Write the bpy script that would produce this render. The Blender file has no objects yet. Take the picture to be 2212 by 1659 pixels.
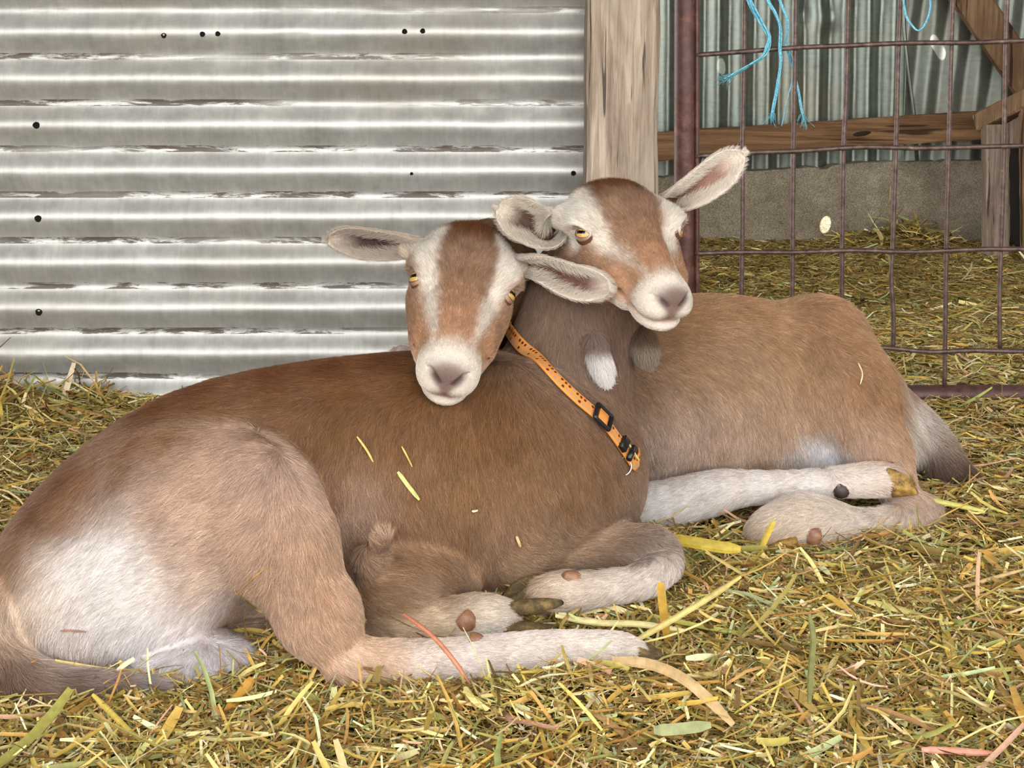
import bpy, math, random
import numpy as np
from mathutils import Vector, Matrix

# ------------------------------------------------------------------ camera, world, light, exposure
W, H, F = 2212, 1659, 3195.0
CAMH, PITCH, YH = 0.60, math.radians(5.0), 95.0
SP, CP = math.sin(PITCH), math.cos(PITCH)
CYP = YH + F * math.tan(PITCH)
scn = bpy.context.scene
col = scn.collection
cam = bpy.data.cameras.new('camera')
cam.sensor_fit = 'HORIZONTAL'; cam.sensor_width = 36.0; cam.lens = 36.0 * F / W
cam.shift_y = (CYP - H / 2) / W
cam.clip_start = 0.05
camo = bpy.data.objects.new('camera', cam); col.objects.link(camo)
camo.location = (0, 0, CAMH); camo.rotation_euler = (math.pi / 2 - PITCH, 0, 0)
scn.camera = camo
cam.dof.use_dof = False

world = bpy.data.worlds.new('overcast_sky'); scn.world = world; world.use_nodes = True
wn = world.node_tree.nodes; wl = world.node_tree.links
bg = wn['Background']; bg.inputs['Color'].default_value = (1.0, 0.995, 0.985, 1); bg.inputs['Strength'].default_value = 4.2
scn.view_settings.view_transform = 'Standard'; scn.view_settings.look = 'None'
scn.view_settings.gamma = 1.0; scn.view_settings.use_curve_mapping = False
scn.view_settings.exposure = 0.18
try:
    scn.cycles.max_bounces = 5; scn.cycles.diffuse_bounces = 3; scn.cycles.glossy_bounces = 3
    scn.cycles.transmission_bounces = 2; scn.cycles.use_adaptive_sampling = True
    scn.cycles.adaptive_threshold = 0.03; scn.cycles.use_denoising = True
    scn.cycles.caustics_reflective = False; scn.cycles.caustics_refractive = False
    scn.cycles_curves.shape = 'RIBBONS'; scn.cycles_curves.subdivisions = 1
except Exception:
    pass
rng = np.random.default_rng(7)
random.seed(7)

def P(px, py, Y):
    a = (px - W / 2) / F; b = (CYP - py) / F
    s = Y / (b * SP + CP)
    return np.array([a * s, Y, CAMH + (b * CP - SP) * s])
def PZ(px, py, z):
    a = (px - W / 2) / F; b = (CYP - py) / F
    s = (z - CAMH) / (b * CP - SP)
    return np.array([a * s, (b * SP + CP) * s, z])
def R(r, Y): return r * Y / F
def lin(c):
    c = np.asarray(c, dtype=float) / 255.0
    return np.where(c <= 0.04045, c / 12.92, ((c + 0.055) / 1.055) ** 2.4)
def nrm(v):
    v = np.asarray(v, dtype=float); return v / (np.linalg.norm(v) + 1e-12)

# ------------------------------------------------------------------ object helpers
def tag(o, label=None, cat=None, group=None, kind=None):
    if label: o['label'] = label
    if cat: o['category'] = cat
    if group: o['group'] = group
    if kind: o['kind'] = kind
    return o
def link(name, data, parent=None):
    o = bpy.data.objects.new(name, data); col.objects.link(o)
    if parent is not None: o.parent = parent
    return o
def mesh_np(name, verts, faces, mat, parent=None, smooth=True, colors=None, quads=None):
    """verts (N,3); faces (M,k) int array; colors (N,3) linear"""
    me = bpy.data.meshes.new(name)
    verts = np.asarray(verts, dtype=np.float32); faces = np.asarray(faces, dtype=np.int32)
    n, (m, k) = len(verts), faces.shape
    me.vertices.add(n); me.vertices.foreach_set('co', verts.ravel())
    me.loops.add(m * k); me.loops.foreach_set('vertex_index', faces.ravel())
    me.polygons.add(m)
    me.polygons.foreach_set('loop_start', np.arange(0, m * k, k, dtype=np.int32))
    me.polygons.foreach_set('loop_total', np.full(m, k, dtype=np.int32))
    if smooth: me.polygons.foreach_set('use_smooth', np.ones(m, dtype=bool))
    me.update(calc_edges=True)
    if colors is not None:
        at = me.attributes.new('Col', 'FLOAT_COLOR', 'POINT')
        c = np.ones((n, 4), dtype=np.float32); c[:, :3] = colors
        at.data.foreach_set('color', c.ravel())
    if mat: me.materials.append(mat)
    return link(name, me, parent)
def mesh_py(name, verts, faces, mat, parent=None, smooth=False, colors=None):
    me = bpy.data.meshes.new(name)
    me.from_pydata([tuple(map(float, v)) for v in verts], [], [tuple(map(int, f)) for f in faces]); me.update()
    if smooth: me.polygons.foreach_set('use_smooth', [True] * len(me.polygons))
    if colors is not None:
        at = me.attributes.new('Col', 'FLOAT_COLOR', 'POINT')
        c = np.ones((len(verts), 4), dtype=np.float32); c[:, :3] = colors
        at.data.foreach_set('color', c.ravel())
    if mat: me.materials.append(mat)
    return link(name, me, parent)
def tube_geo(pts, rad, n=8, cap=True):
    pts = np.asarray(pts, dtype=float); m = len(pts)
    rad = np.broadcast_to(np.asarray(rad, dtype=float), (m,))
    tan = np.gradient(pts, axis=0); tan /= np.linalg.norm(tan, axis=1)[:, None] + 1e-12
    up = np.array([0, 0, 1.0]) if abs(tan[0][2]) < 0.9 else np.array([0, 1.0, 0])
    V = []
    a = np.linspace(0, 2 * math.pi, n, endpoint=False)
    side = nrm(np.cross(tan[0], up))
    for i in range(m):
        side = nrm(side - tan[i] * side.dot(tan[i])); u = np.cross(side, tan[i])
        V.append(pts[i] + rad[i] * (np.cos(a)[:, None] * side + np.sin(a)[:, None] * u))
    V = np.concatenate(V)
    Fc = []
    for i in range(m - 1):
        for j in range(n):
            j2 = (j + 1) % n
            Fc.append((i * n + j, i * n + j2, (i + 1) * n + j2, (i + 1) * n + j))
    if cap:
        Fc.append(tuple(range(n - 1, -1, -1))); Fc.append(tuple((m - 1) * n + j for j in range(n)))
    return V, Fc
def tube(name, pts, rad, mat, parent=None, n=8):
    V, Fc = tube_geo(pts, rad, n)
    return mesh_py(name, V, Fc, mat, parent, smooth=True)
def join_geo(parts):
    V, Fc, k = [], [], 0
    for v, f in parts:
        V.append(np.asarray(v)); Fc += [tuple(int(i) + k for i in t) for t in f]; k += len(v)
    return np.concatenate(V), Fc
def spline(pts, n):
    """Catmull-Rom through rows of pts"""
    p = np.asarray(pts, dtype=float); m = len(p)
    q = np.vstack([2 * p[0] - p[1], p, 2 * p[-1] - p[-2]])
    out = []
    for t in np.linspace(0, m - 1, n):
        i = min(int(t), m - 2); f = t - i
        a, b, c, d = q[i], q[i + 1], q[i + 2], q[i + 3]
        out.append(0.5 * (2 * b + (c - a) * f + (2 * a - 5 * b + 4 * c - d) * f * f + (3 * b - a - 3 * c + d) * f ** 3))
    return np.array(out)
def board_geo(a, b, wid, thk, nz=24, wob=0.002, up=None, seed=0, cut=0.0):
    """a timber from a to b, wid along 'up', thk along the third axis; slightly uneven, arrised edges"""
    r = np.random.default_rng(seed)
    a = np.asarray(a, float); b = np.asarray(b, float); d = nrm(b - a)
    up = np.array([0, 0, 1.0]) if up is None else np.asarray(up, float)
    u = nrm(up - d * up.dot(d)); w = np.cross(d, u)
    c = 0.09 * min(wid, thk)
    prof = []
    hw, ht = wid / 2, thk / 2
    for su, sw in ((1, 1), (-1, 1), (-1, -1), (1, -1)):
        e = [(su * hw, sw * (ht - c)), (su * (hw - c), sw * ht)]
        if su * sw > 0: prof += e
        else: prof += e[::-1]
    k = len(prof); V = []
    jit = r.normal(0, wob, (nz + 1, k, 2)); jit = (jit + np.roll(jit, 1, 0) + np.roll(jit, -1, 0)) / 3
    for i in range(nz + 1):
        t = i / nz; p = a + (b - a) * t
        for j, (x, y) in enumerate(prof):
            V.append(p + u * (x + jit[i, j, 0]) + w * (y + jit[i, j, 1]))
    Fc = []
    for i in range(nz):
        for j in range(k):
            j2 = (j + 1) % k
            Fc.append((i * k + j, (i + 1) * k + j, (i + 1) * k + j2, i * k + j2))
    Fc.append(tuple(range(k))); Fc.append(tuple(nz * k + j for j in range(k - 1, -1, -1)))
    return np.array(V), Fc
def box_geo(lo, hi):
    x0, y0, z0 = lo; x1, y1, z1 = hi
    V = [(x0, y0, z0), (x1, y0, z0), (x1, y1, z0), (x0, y1, z0), (x0, y0, z1), (x1, y0, z1), (x1, y1, z1), (x0, y1, z1)]
    return np.array(V, float), [(0, 3, 2, 1), (4, 5, 6, 7), (0, 1, 5, 4), (1, 2, 6, 5), (2, 3, 7, 6), (3, 0, 4, 7)]

# ------------------------------------------------------------------ material helpers
class NT:
    def __init__(s, name):
        s.m = bpy.data.materials.new(name); s.m.use_nodes = True
        s.t = s.m.node_tree; s.b = s.t.nodes['Principled BSDF']; s.out = s.t.nodes['Material Output']
    def n(s, typ, **kw):
        x = s.t.nodes.new(typ)
        for k, v in kw.items():
            if k in x.inputs: x.inputs[k].default_value = v
            else: setattr(x, k, v)
        return x
    def l(s, a, b): s.t.links.new(a, b)
    def coord(s, scale=(1, 1, 1), rot=(0, 0, 0)):
        tc = s.n('ShaderNodeTexCoord'); mp = s.n('ShaderNodeMapping')
        mp.inputs['Scale'].default_value = scale; mp.inputs['Rotation'].default_value = rot
        s.l(tc.outputs['Object'], mp.inputs['Vector']); return mp.outputs['Vector']
    def noise(s, vec, scale, detail=5, rough=0.6, dist=0.0):
        x = s.n('ShaderNodeTexNoise'); x.inputs['Scale'].default_value = scale
        x.inputs['Detail'].default_value = detail; x.inputs['Roughness'].default_value = rough
        x.inputs['Distortion'].default_value = dist
        s.l(vec, x.inputs['Vector']); return x.outputs['Fac']
    def ramp(s, fac, stops):
        x = s.n('ShaderNodeValToRGB'); e = x.color_ramp.elements
        while len(e) < len(stops): e.new(0.5)
        for el, (p, c) in zip(e, stops):
            el.position = p; el.color = (*c, 1) if len(c) == 3 else c
        s.l(fac, x.inputs['Fac']); return x.outputs['Color']
    def mix(s, fac, a, b, mode='MIX'):
        x = s.n('ShaderNodeMix'); x.data_type = 'RGBA'; x.blend_type = mode
        for sock, v in ((x.inputs[0], fac), (x.inputs[6], a), (x.inputs[7], b)):
            if hasattr(v, 'is_linked') or hasattr(v, 'links'): s.l(v, sock)
            else: sock.default_value = v if not isinstance(v, (tuple, list, np.ndarray)) else (*v, 1) if len(v) == 3 else v
        return x.outputs[2]
    def math(s, op, a, b=0.0, c=None):
        x = s.n('ShaderNodeMath'); x.operation = op
        for i, v in enumerate((a, b) if c is None else (a, b, c)):
            if hasattr(v, 'links'): s.l(v, x.inputs[i])
            else: x.inputs[i].default_value = v
        return x.outputs[0]
    def bump(s, h, strength=0.3, dist=0.002):
        x = s.n('ShaderNodeBump'); x.inputs['Strength'].default_value = strength; x.inputs['Distance'].default_value = dist
        s.l(h, x.inputs['Height']); s.l(x.outputs['Normal'], s.b.inputs['Normal']); return x
    def set(s, **kw):
        for k, v in kw.items(): s.b.inputs[k.replace('_', ' ')].default_value = v
        return s
def L3(*c): return tuple(float(x) for x in lin(c))

def mat_wood(name, dark, light, axis=2, rough=0.8, scale=1.0, stain=None):
    m = NT(name)
    sc = [90, 90, 90]; sc[axis] = 4
    v = m.coord(tuple(x * scale for x in sc))
    g = m.noise(v, 1.0, 6, 0.65, 0.6)
    g2 = m.noise(m.coord(tuple((12 if i != axis else 1.5) * scale for i in range(3))), 1.0, 4, 0.6, 1.0)
    c = m.ramp(g, [(0.28, dark), (0.5, tuple((a + b) / 2 for a, b in zip(dark, light))), (0.7, light)])
    c2 = m.ramp(g2, [(0.3, (0.55, 0.5, 0.45)), (0.65, (1.15, 1.12, 1.1))])
    c = m.mix(1.0, c, c2, 'MULTIPLY')
    if stain:
        st = m.ramp(m.noise(m.coord((7, 7, 7)), 1.0, 3), [(0.45, (0, 0, 0)), (0.7, (1, 1, 1))])
        c = m.mix(st, c, stain)
    cr = m.ramp(m.noise(m.coord(tuple((55 if i != axis else 2.2) * scale for i in range(3))), 1.0, 2, 0.4, 0.3), [(0.33, (0.25, 0.25, 0.25)), (0.37, (1, 1, 1))])
    c = m.mix(1.0, c, cr, 'MULTIPLY')
    m.l(c, m.b.inputs['Base Color']); m.set(Roughness=rough)
    m.b.inputs['Specular IOR Level'].default_value = 0.25
    hh = m.mix(0.5, g, cr, 'MULTIPLY')
    m.bump(hh, 0.6, 0.0025)
    return m.m
def mat_attr(name, rough=0.7, spec=0.2, noise_amt=0.15, noise_scale=120, bump=0.3, bdist=0.001, stretch=(1, 1, 1), transl=0.0):
    m = NT(name)
    a = m.n('ShaderNodeAttribute'); a.attribute_name = 'Col'
    nz = m.noise(m.coord(stretch), noise_scale, 3)
    c = m.mix(1.0, a.outputs['Color'], m.ramp(nz, [(0.25, (1 - noise_amt,) * 3), (0.75, (1 + noise_amt,) * 3)]), 'MULTIPLY')
    m.l(c, m.b.inputs['Base Color']); m.set(Roughness=rough); m.b.inputs['Specular IOR Level'].default_value = spec
    if bump: m.bump(nz, bump, bdist)
    return m.m
# ------------------------------------------------------------------ setting: shed
YW = 2.43            # corrugated wall beside the goats
YB = 4.50            # far wall of the next pen
def mat_corr(name, axis, pitch, dirty=1.0, base=(198, 197, 192), metal=0.50, rough=0.44, phase=0.0):
    m = NT(name)
    tc = m.n('ShaderNodeTexCoord'); sp = m.n('ShaderNodeSeparateXYZ'); m.l(tc.outputs['Object'], sp.inputs[0])
    ax = sp.outputs[axis]
    long_ = (3, 30, 60) if axis == 2 else (60, 30, 3)
    patch = m.noise(m.coord((14, 14, 14)), 1.0, 6, 0.7)
    streak = m.noise(m.coord((120, 30, 9) if axis == 2 else (9, 30, 120)), 1.0, 5, 0.7)
    fine = m.noise(m.coord((1, 1, 1)), 420, 3, 0.7)
    b = np.array(lin(base))
    c = m.ramp(patch, [(0.3, tuple(b * 0.8)), (0.55, tuple(b * 1.0)), (0.75, tuple(b * 1.18))])
    c = m.mix(0.3, c, m.ramp(streak, [(0.3, (0.62, 0.6, 0.56)), (0.6, (1.1, 1.1, 1.1))]), 'MULTIPLY')
    # spangle / oxide blotches
    vo = m.n('ShaderNodeTexVoronoi'); vo.inputs['Scale'].default_value = 55; m.l(m.coord((1, 1, 1)), vo.inputs['Vector'])
    c = m.mix(0.25, c, m.ramp(vo.outputs['Distance'], [(0.0, (0.7, 0.72, 0.74)), (0.6, (1.2, 1.2, 1.2))]), 'MULTIPLY')
    # grime that collects in the valleys of the sheet
    ph = m.math('MULTIPLY', ax, 2 * math.pi / pitch)
    sn = m.math('SINE', m.math('ADD', ph, phase))
    low = m.math('LESS_THAN', sn, -0.90)
    g1 = m.noise(m.coord((11, 20, 70) if axis == 2 else (70, 20, 11)), 1.0, 7, 0.75, 0.4)
    zone = m.ramp(m.noise(m.coord((1.2, 1, 5)), 1.0, 2), [(0.36, (0, 0, 0)), (0.5, (1, 1, 1))])
    grime = m.math('MULTIPLY', m.ramp(g1, [(0.46, (0, 0, 0)), (0.53, (1, 1, 1))]), low)
    grime = m.math('MULTIPLY', grime, zone)
    sc = m.ramp(m.noise(m.coord((25, 25, 60)), 1.0, 8, 0.8, 1.0), [(0.66, (0, 0, 0)), (0.70, (1, 1, 1))])
    grime = m.math('MAXIMUM', m.math('MULTIPLY', grime, dirty), m.math('MULTIPLY', sc, 0.6))
    tanw = m.ramp(m.noise(m.coord((2, 2, 6)), 1.0, 4), [(0.5, (0, 0, 0)), (0.8, (0.5, 0.5, 0.5))])
    c = m.mix(tanw, c, L3(160, 145, 118))
    c = m.mix(grime, c, L3(92, 82, 72))
    m.l(c, m.b.inputs['Base Color'])
    mt = m.math('SUBTRACT', metal, m.math('MULTIPLY', grime, metal)); m.l(mt, m.b.inputs['Metallic'])
    rr = m.math('ADD', rough, m.math('MULTIPLY', m.math('SUBTRACT', patch, 0.5), 0.35)); m.l(rr, m.b.inputs['Roughness'])
    h = m.math('ADD', m.math('MULTIPLY', fine, 0.35), m.math('MULTIPLY', streak, 0.6))
    m.bump(h, 0.28, 0.0012)
    return m.m
PITCHW = 0.0761
def corr_sheet(name, x0, x1, z0, z1, y, pitch, amp, horizontal, mat, parent=None, res=0.0038, phase=0.0, dents=(), lean=0.0, kind='structure', seed=1):
    """corrugated iron, ridges along x (horizontal) or z; real sine profile, small dents"""
    nx = max(2, int((x1 - x0) / (0.02 if horizontal else res))); nz = max(2, int((z1 - z0) / (res if horizontal else 0.02)))
    X, Z = np.meshgrid(np.linspace(x0, x1, nx + 1), np.linspace(z0, z1, nz + 1))
    r = np.random.default_rng(seed)
    if horizontal:
        Yv = y - amp * np.sin(2 * math.pi * Z / pitch + phase) + 0.0012 * np.sin(X * 3.1 + Z * 9) + 0.0006 * np.sin(X * 21 + Z * 40)
    else:
        Yv = y - amp * np.sin(2 * math.pi * (X + lean * Z) / pitch + phase) + 0.002 * np.sin(Z * 4 + X * 5) + 0.0008 * np.sin(Z * 23 + X * 31)
    for (dx, dz, sx, sz, a) in dents:
        Yv += a * np.exp(-((X - dx) / sx) ** 2 - ((Z - dz) / sz) ** 2)
    V = np.stack([X, Yv, Z], -1).reshape(-1, 3)
    idx = np.arange(len(V)).reshape(nz + 1, nx + 1)
    Fq = np.stack([idx[:-1, :-1], idx[:-1, 1:], idx[1:, 1:], idx[1:, :-1]], -1).reshape(-1, 4)
    o = mesh_np(name, V, Fq, mat, parent)
    so = o.modifiers.new('thickness', 'SOLIDIFY'); so.thickness = 0.0012; so.offset = 1
    if kind: o['kind'] = kind
    return o
m_corr_back = mat_corr('galvanised_iron_vertical', 0, PITCHW, dirty=0.3, base=(132, 140, 132), metal=0.8, rough=0.36)
def zrow(py, Y=YW): return P(1106, py, Y)[2]
# crest rows in the photo: 72, 172, 272 ... -> phase so that sin = 1 (towards the viewer) there
zc = zrow(272); phs = math.pi / 2 - 2 * math.pi * zc / PITCHW
m_corr = mat_corr('galvanised_iron_horizontal', 2, PITCHW, base=(198, 197, 192), metal=0.50, rough=0.44, phase=phs)
dl = [(P(1060, 30, YW)[0], zrow(18), 0.02, 0.012, 0.006), (P(350, 20, YW)[0], zrow(25), 0.012, 0.02, -0.005),
      (P(1050, 218, YW)[0], zrow(232), 0.02, 0.016, 0.007), (P(850, 10, YW)[0], zrow(12), 0.03, 0.008, -0.003),
      (P(240, 130, YW)[0], zrow(120), 0.015, 0.01, 0.004), (P(640, 72, YW)[0], zrow(76), 0.006, 0.006, 0.003)]
wall = corr_sheet('wall_left', -2.6, P(1300, 400, YW)[0], -0.03, 0.98, YW, PITCHW, 0.0085, True, m_corr, phase=phs, dents=dl)
corr_sheet('wall_left_upper', -2.6, P(1300, 400, YW)[0], 0.95, 2.45, YW - 0.004, PITCHW, 0.0085, True, m_corr, phase=phs, res=0.008)
# nail holes: dark little punched holes with a rim
mh = NT('punched_hole'); mh.set(Base_Color=(0.004, 0.004, 0.004, 1), Roughness=1.0)
for k, (hx, hy, hr) in enumerate([(357, 77, 4.2), (440, 74, 4.2), (473, 73, 4), (875, 68, 4.2), (914, 67, 4), (82, 270, 5.5), (86, 471, 5.5), (88, 672, 5.5), (1238, 373, 4), (890, 374, 2.5)]):
    c = P(hx, hy, YW); zz = c[2]
    yy = YW - 0.0085 * math.sin(2 * math.pi * zz / PITCHW + phs) + 0.0012 * math.sin(c[0] * 3.1 + zz * 9) + .0006 * math.sin(c[0] * 21 + zz * 40) - 0.0022
    rr = R(hr, YW); n = 12
    V = [(c[0], yy + 0.001, zz)]
    for q, (k1, dy) in enumerate(((0.9, 0.0006), (1.15, -0.0008), (1.4, 0.0004))):
        V += [(c[0] + rr * k1 * math.cos(t) * (1 + 0.1 * math.sin(3 * t + k)), yy + dy, zz + rr * k1 * math.sin(t)) for t in np.linspace(0, 2 * math.pi, n, endpoint=False)]
    Fc = [(0, 1 + (j + 1) % n, 1 + j) for j in range(n)]
    for q in range(2):
        Fc += [(1 + q * n + j, 1 + q * n + (j + 1) % n, 1 + (q + 1) * n + (j + 1) % n, 1 + (q + 1) * n + j) for j in range(n)]
    mesh_py('nail_hole', V, Fc, mh.m, wall, smooth=True)

# timber post
m_post = mat_wood('weathered_post', L3(142, 127, 112), L3(206, 190, 172), axis=2, scale=2.2, stain=L3(168, 156, 142))
YP = 2.36
xa, xb = P(1267, 300, YP - 0.045)[0], P(1424, 300, YP - 0.045)[0]
V, Fc = board_geo(((xa + xb) / 2, YP, -0.05), ((xa + xb) / 2, YP, 2.45), xb - xa, 0.09, nz=60, wob=0.0018, up=(1, 0, 0), seed=3)
post = mesh_py('timber_post', V, Fc, m_post); tag(post, 'tall square weathered grey-brown timber post between the iron wall and the wire gate', 'post')

# gate
mr = NT('rusty_steel')
v = mr.coord((1, 1, 1))
n1 = mr.noise(v, 60, 6, 0.7); n2 = mr.noise(v, 9, 3); n3 = mr.noise(v, 500, 2)
c = mr.ramp(n1, [(0.3, L3(58, 34, 28)), (0.5, L3(96, 58, 44)), (0.68, L3(132, 92, 78))])
c = mr.mix(mr.ramp(n2, [(0.4, (0, 0, 0)), (0.65, (0.7, 0.7, 0.7))]), c, L3(92, 72, 74))
mr.l(c, mr.b.inputs['Base Color']); mr.set(Roughness=0.5); mr.b.inputs['Metallic'].default_value = 0.25
mr.bump(n3, 0.35, 0.0008); m_rust = mr.m
mw = NT('rusty_wire'); v = mw.coord((1, 1, 1)); n1 = mw.noise(v, 80, 4)
mw.l(mw.ramp(n1, [(0.3, L3(70, 52, 46)), (0.6, L3(112, 92, 84)), (0.8, L3(150, 134, 124))]), mw.b.inputs['Base Color'])
mw.set(Roughness=0.45); mw.b.inputs['Metallic'].default_value = 0.35; mw.bump(n1, 0.3, 0.0006); m_wire = mw.m
YG = 2.42
gate = bpy.data.objects.new('wire_gate', None); col.objects.link(gate); gate.location = (P(1480, 800, YG)[0], YG, 0)
tag(gate, 'rusty pipe-framed gate filled with square welded wire mesh, right of the timber post', 'gate')
def gp(o):
    o.parent = gate; o.matrix_parent_inverse = Matrix.Translation(-gate.location); return o
gp(tube('gate_stile', [P(1481, -160, YG), P(1481, 0, YG), P(1480, 300, YG), P(1479, 640, YG), P(1478, 872, YG)], [R(24, YG)] * 5, m_rust, n=20))
gp(tube('edge_rod', [P(1506, y, YG - 0.012) for y in (-160, 100, 300, 500, 700, 850)], R(5, YG), m_rust, n=8))
gp(tube('bottom_rail', [P(x, y, YG) for x, y in ((1478, 856), (1800, 856), (2212, 854), (2700, 852))], R(23.5, YG), m_rust, n=20))
rw = R(5.2, YG)
vw = [[(1611, -160), (1609, 0), (1606, 200), (1604, 330), (1603, 540), (1600, 700), (1598, 850)],
      [(1720, -160), (1719, 0), (1716, 200), (1714, 330), (1712, 540), (1711, 700), (1710, 850)],
      [(1834, -160), (1832, 0), (1828, 200), (1822, 330), (1819, 540), (1818, 700), (1816, 850)],
      [(1948, -160), (1945, 0), (1940, 130), (1936, 300), (1928, 540), (1925, 600), (1930, 680), (1929, 752)],
      [(2060, -160), (2058, 0), (2054, 130), (2050, 300), (2044, 540), (2042, 700), (2040, 835)],
      [(2180, -160), (2176, 0), (2172, 110), (2169, 300), (2162, 540), (2159, 650), (2160, 752)],
      [(2292, -160), (2290, 0), (2284, 300), (2276, 752)], [(2402, -160), (2400, 0), (2394, 300), (2386, 752)]]
hw = [[(1503, 119), (1600, 112), (1720, 103), (1840, 98), (1960, 93), (2100, 92), (2212, 88), (2420, 84)],
      [(1502, 338), (1620, 330), (1730, 326), (1860, 318), (1990, 320), (2120, 317), (2212, 315), (2420, 312)],
      [(1500, 548), (1600, 545), (1720, 545), (1840, 541), (1960, 544), (2050, 541), (2130, 538), (2212, 538), (2420, 534)],
      [(1500, 752), (1700, 750), (1860, 750), (1920, 752), (2010, 760), (2100, 757), (2212, 759), (2420, 757)]]
for q in vw: gp(tube('upright_wire', spline([P(x, y, YG - 0.004) for x, y in q], 5 * len(q)), rw, m_wire, n=8))
for q in hw: gp(tube('cross_wire', spline([P(x, y, YG - 0.013) for x, y in q], 5 * len(q)), rw, m_wire, n=8))
for q in (-105,):
    gp(tube('cross_wire', [P(x, q + 3 * math.sin(x), YG - 0.013) for x in (1503, 1700, 1900, 2200, 2420)], rw, m_wire, n=8))

# far wall of the next pen
ab = (0.0095)
lo_l = P(1380, 372, YB)[2]
bw = corr_sheet('wall_back', -1.2, P(1962, 0, YB)[0], 0.14, 2.45, YB, PITCHW, ab, False, m_corr_back, phase=0.4, seed=5,
    dents=[(P(1735, 30, YB)[0], P(0, 30, YB)[2], 0.02, 0.03, 0.012), (P(1790, 25, YB)[0], P(0, 40, YB)[2], 0.03, 0.03, -0.012), (P(1925, 10, YB)[0], P(0, 0, YB)[2], 0.03, 0.05, 0.01)])
corr_sheet('wall_back_right', P(1955, 0, YB)[0], P(2900, 0, YB)[0], 0.16, 2.45, YB - 0.016, PITCHW, 0.0075, False,
    mat_corr('galvanised_iron_dull', 0, PITCHW, dirty=0.2, base=(138, 144, 136), metal=0.65, rough=0.45), phase=1.9, lean=-0.09, seed=6)
# overlapping bent edge of the right sheet
mesh_py('trim_1', *join_geo([tube_geo([P(1950, -200, YB - 0.03), P(1953, 60, YB - 0.03), P(1962, 150, YB - 0.032), P(1975, 250, YB - 0.03), P(1982, 360, YB - 0.028)], [0.006, 0.006, 0.005, 0.006, 0.006], 6)]), m_corr_back, smooth=True)['kind'] = 'structure'
# concrete footing with a chipped top edge
mc = NT('rough_concrete'); v = mc.coord((1, 1, 1))
n1 = mc.noise(v, 6, 6, 0.6); n2 = mc.noise(v, 260, 3, 0.8); n3 = mc.noise(v, 28, 4)
c = mc.ramp(n1, [(0.3, L3(122, 112, 94)), (0.5, L3(148, 137, 118)), (0.72, L3(174, 163, 144))])
c = mc.mix(0.8, c, mc.ramp(n2, [(0.36, (0.45, 0.45, 0.45)), (0.5, (1, 1, 1)), (0.64, (1.7, 1.62, 1.5))]), 'MULTIPLY')
c = mc.mix(0.6, c, mc.ramp(n3, [(0.35, (0.75, 0.74, 0.7)), (0.65, (1.15, 1.15, 1.15))]), 'MULTIPLY')
mc.l(c, mc.b.inputs['Base Color']); mc.set(Roughness=0.95); mc.bump(n2, 0.5, 0.003)
YC = YB - 0.07
xs = np.linspace(-1.2, P(2900, 0, YC)[0], 240)
r = np.random.default_rng(11)
def ctop(px): return np.interp(px, [1300, 1430, 1500, 1770, 1786, 1798, 1880, 2110, 2300], [392, 384, 376, 362, 368, 358, 352, 347, 343])
V = []
for x in xs:
    px = 1106 + x * F / YC; zt = P(px, float(ctop(px)) + r.normal(0, 1.0), YC)[2]
    V += [(x, YC, -0.2), (x, YC + r.normal(0, .0004), zt - 0.012), (x, YC + 0.008, zt), (x, YC + 0.16, zt), (x, YC + 0.16, -0.2)]
Fc = [(5 * i + j, 5 * (i + 1) + j, 5 * (i + 1) + j + 1, 5 * i + j + 1) for i in range(len(xs) - 1) for j in range(4)]
tag(mesh_py('trim_2', V, Fc, mc.m), kind='structure')
# timbers in the pen
m_rail = mat_wood('brown_rail_timber', L3(112, 82, 56), L3(180, 144, 106), axis=0)
m_rail2 = mat_wood('old_brown_timber', L3(104, 80, 58), L3(172, 142, 110), axis=2, stain=L3(112, 86, 62))
m_grey = mat_wood('grey_trough_timber', L3(116, 100, 88), L3(184, 168, 152), axis=2, scale=1.3)
YR = YC - 0.045
V, Fc = board_geo(P(800, 357, YR), P(2125, 269, YR), R(61, YR), 0.05, nz=60, wob=0.0015, seed=4)
tag(mesh_py('rail_timber', V, Fc, m_rail), 'long horizontal sawn timber rail nailed low across the far corrugated wall', 'rail')
# knot on the rail
ck = P(1862, 289, YR - 0.028); mk = NT('dark_knot'); mk.set(Base_Color=(*L3(48, 34, 24), 1), Roughness=0.9)
Vk = [ck]; t_ = np.linspace(0, 2 * math.pi, 16, endpoint=False)
for q, (s_, d_) in enumerate(((0.6, 0.001), (1.0, 0.003))): Vk += [ck + np.array([0.028 * s_ * math.cos(t), d_, 0.0075 * s_ * math.sin(t) + 0.004 * math.cos(t) * s_]) for t in t_]
Fk = [(0, 1 + (j + 1) % 16, 1 + j) for j in range(16)] + [(1 + j, 1 + (j + 1) % 16, 17 + (j + 1) % 16, 17 + j) for j in range(16)]
ko = mesh_py('knot', Vk, Fk, mk.m, bpy.data.objects['rail_timber'], smooth=True)
YD = 4.37
V, Fc = board_geo(P(2020, -110, YD), P(2290, 278, YD), R(72, YD), 0.045, nz=30, wob=0.002, seed=8)
tag(mesh_py('brace_timber', V, Fc, m_rail2), 'dark brown diagonal timber brace slanting down to the right in the upper right corner', 'timber')
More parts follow.
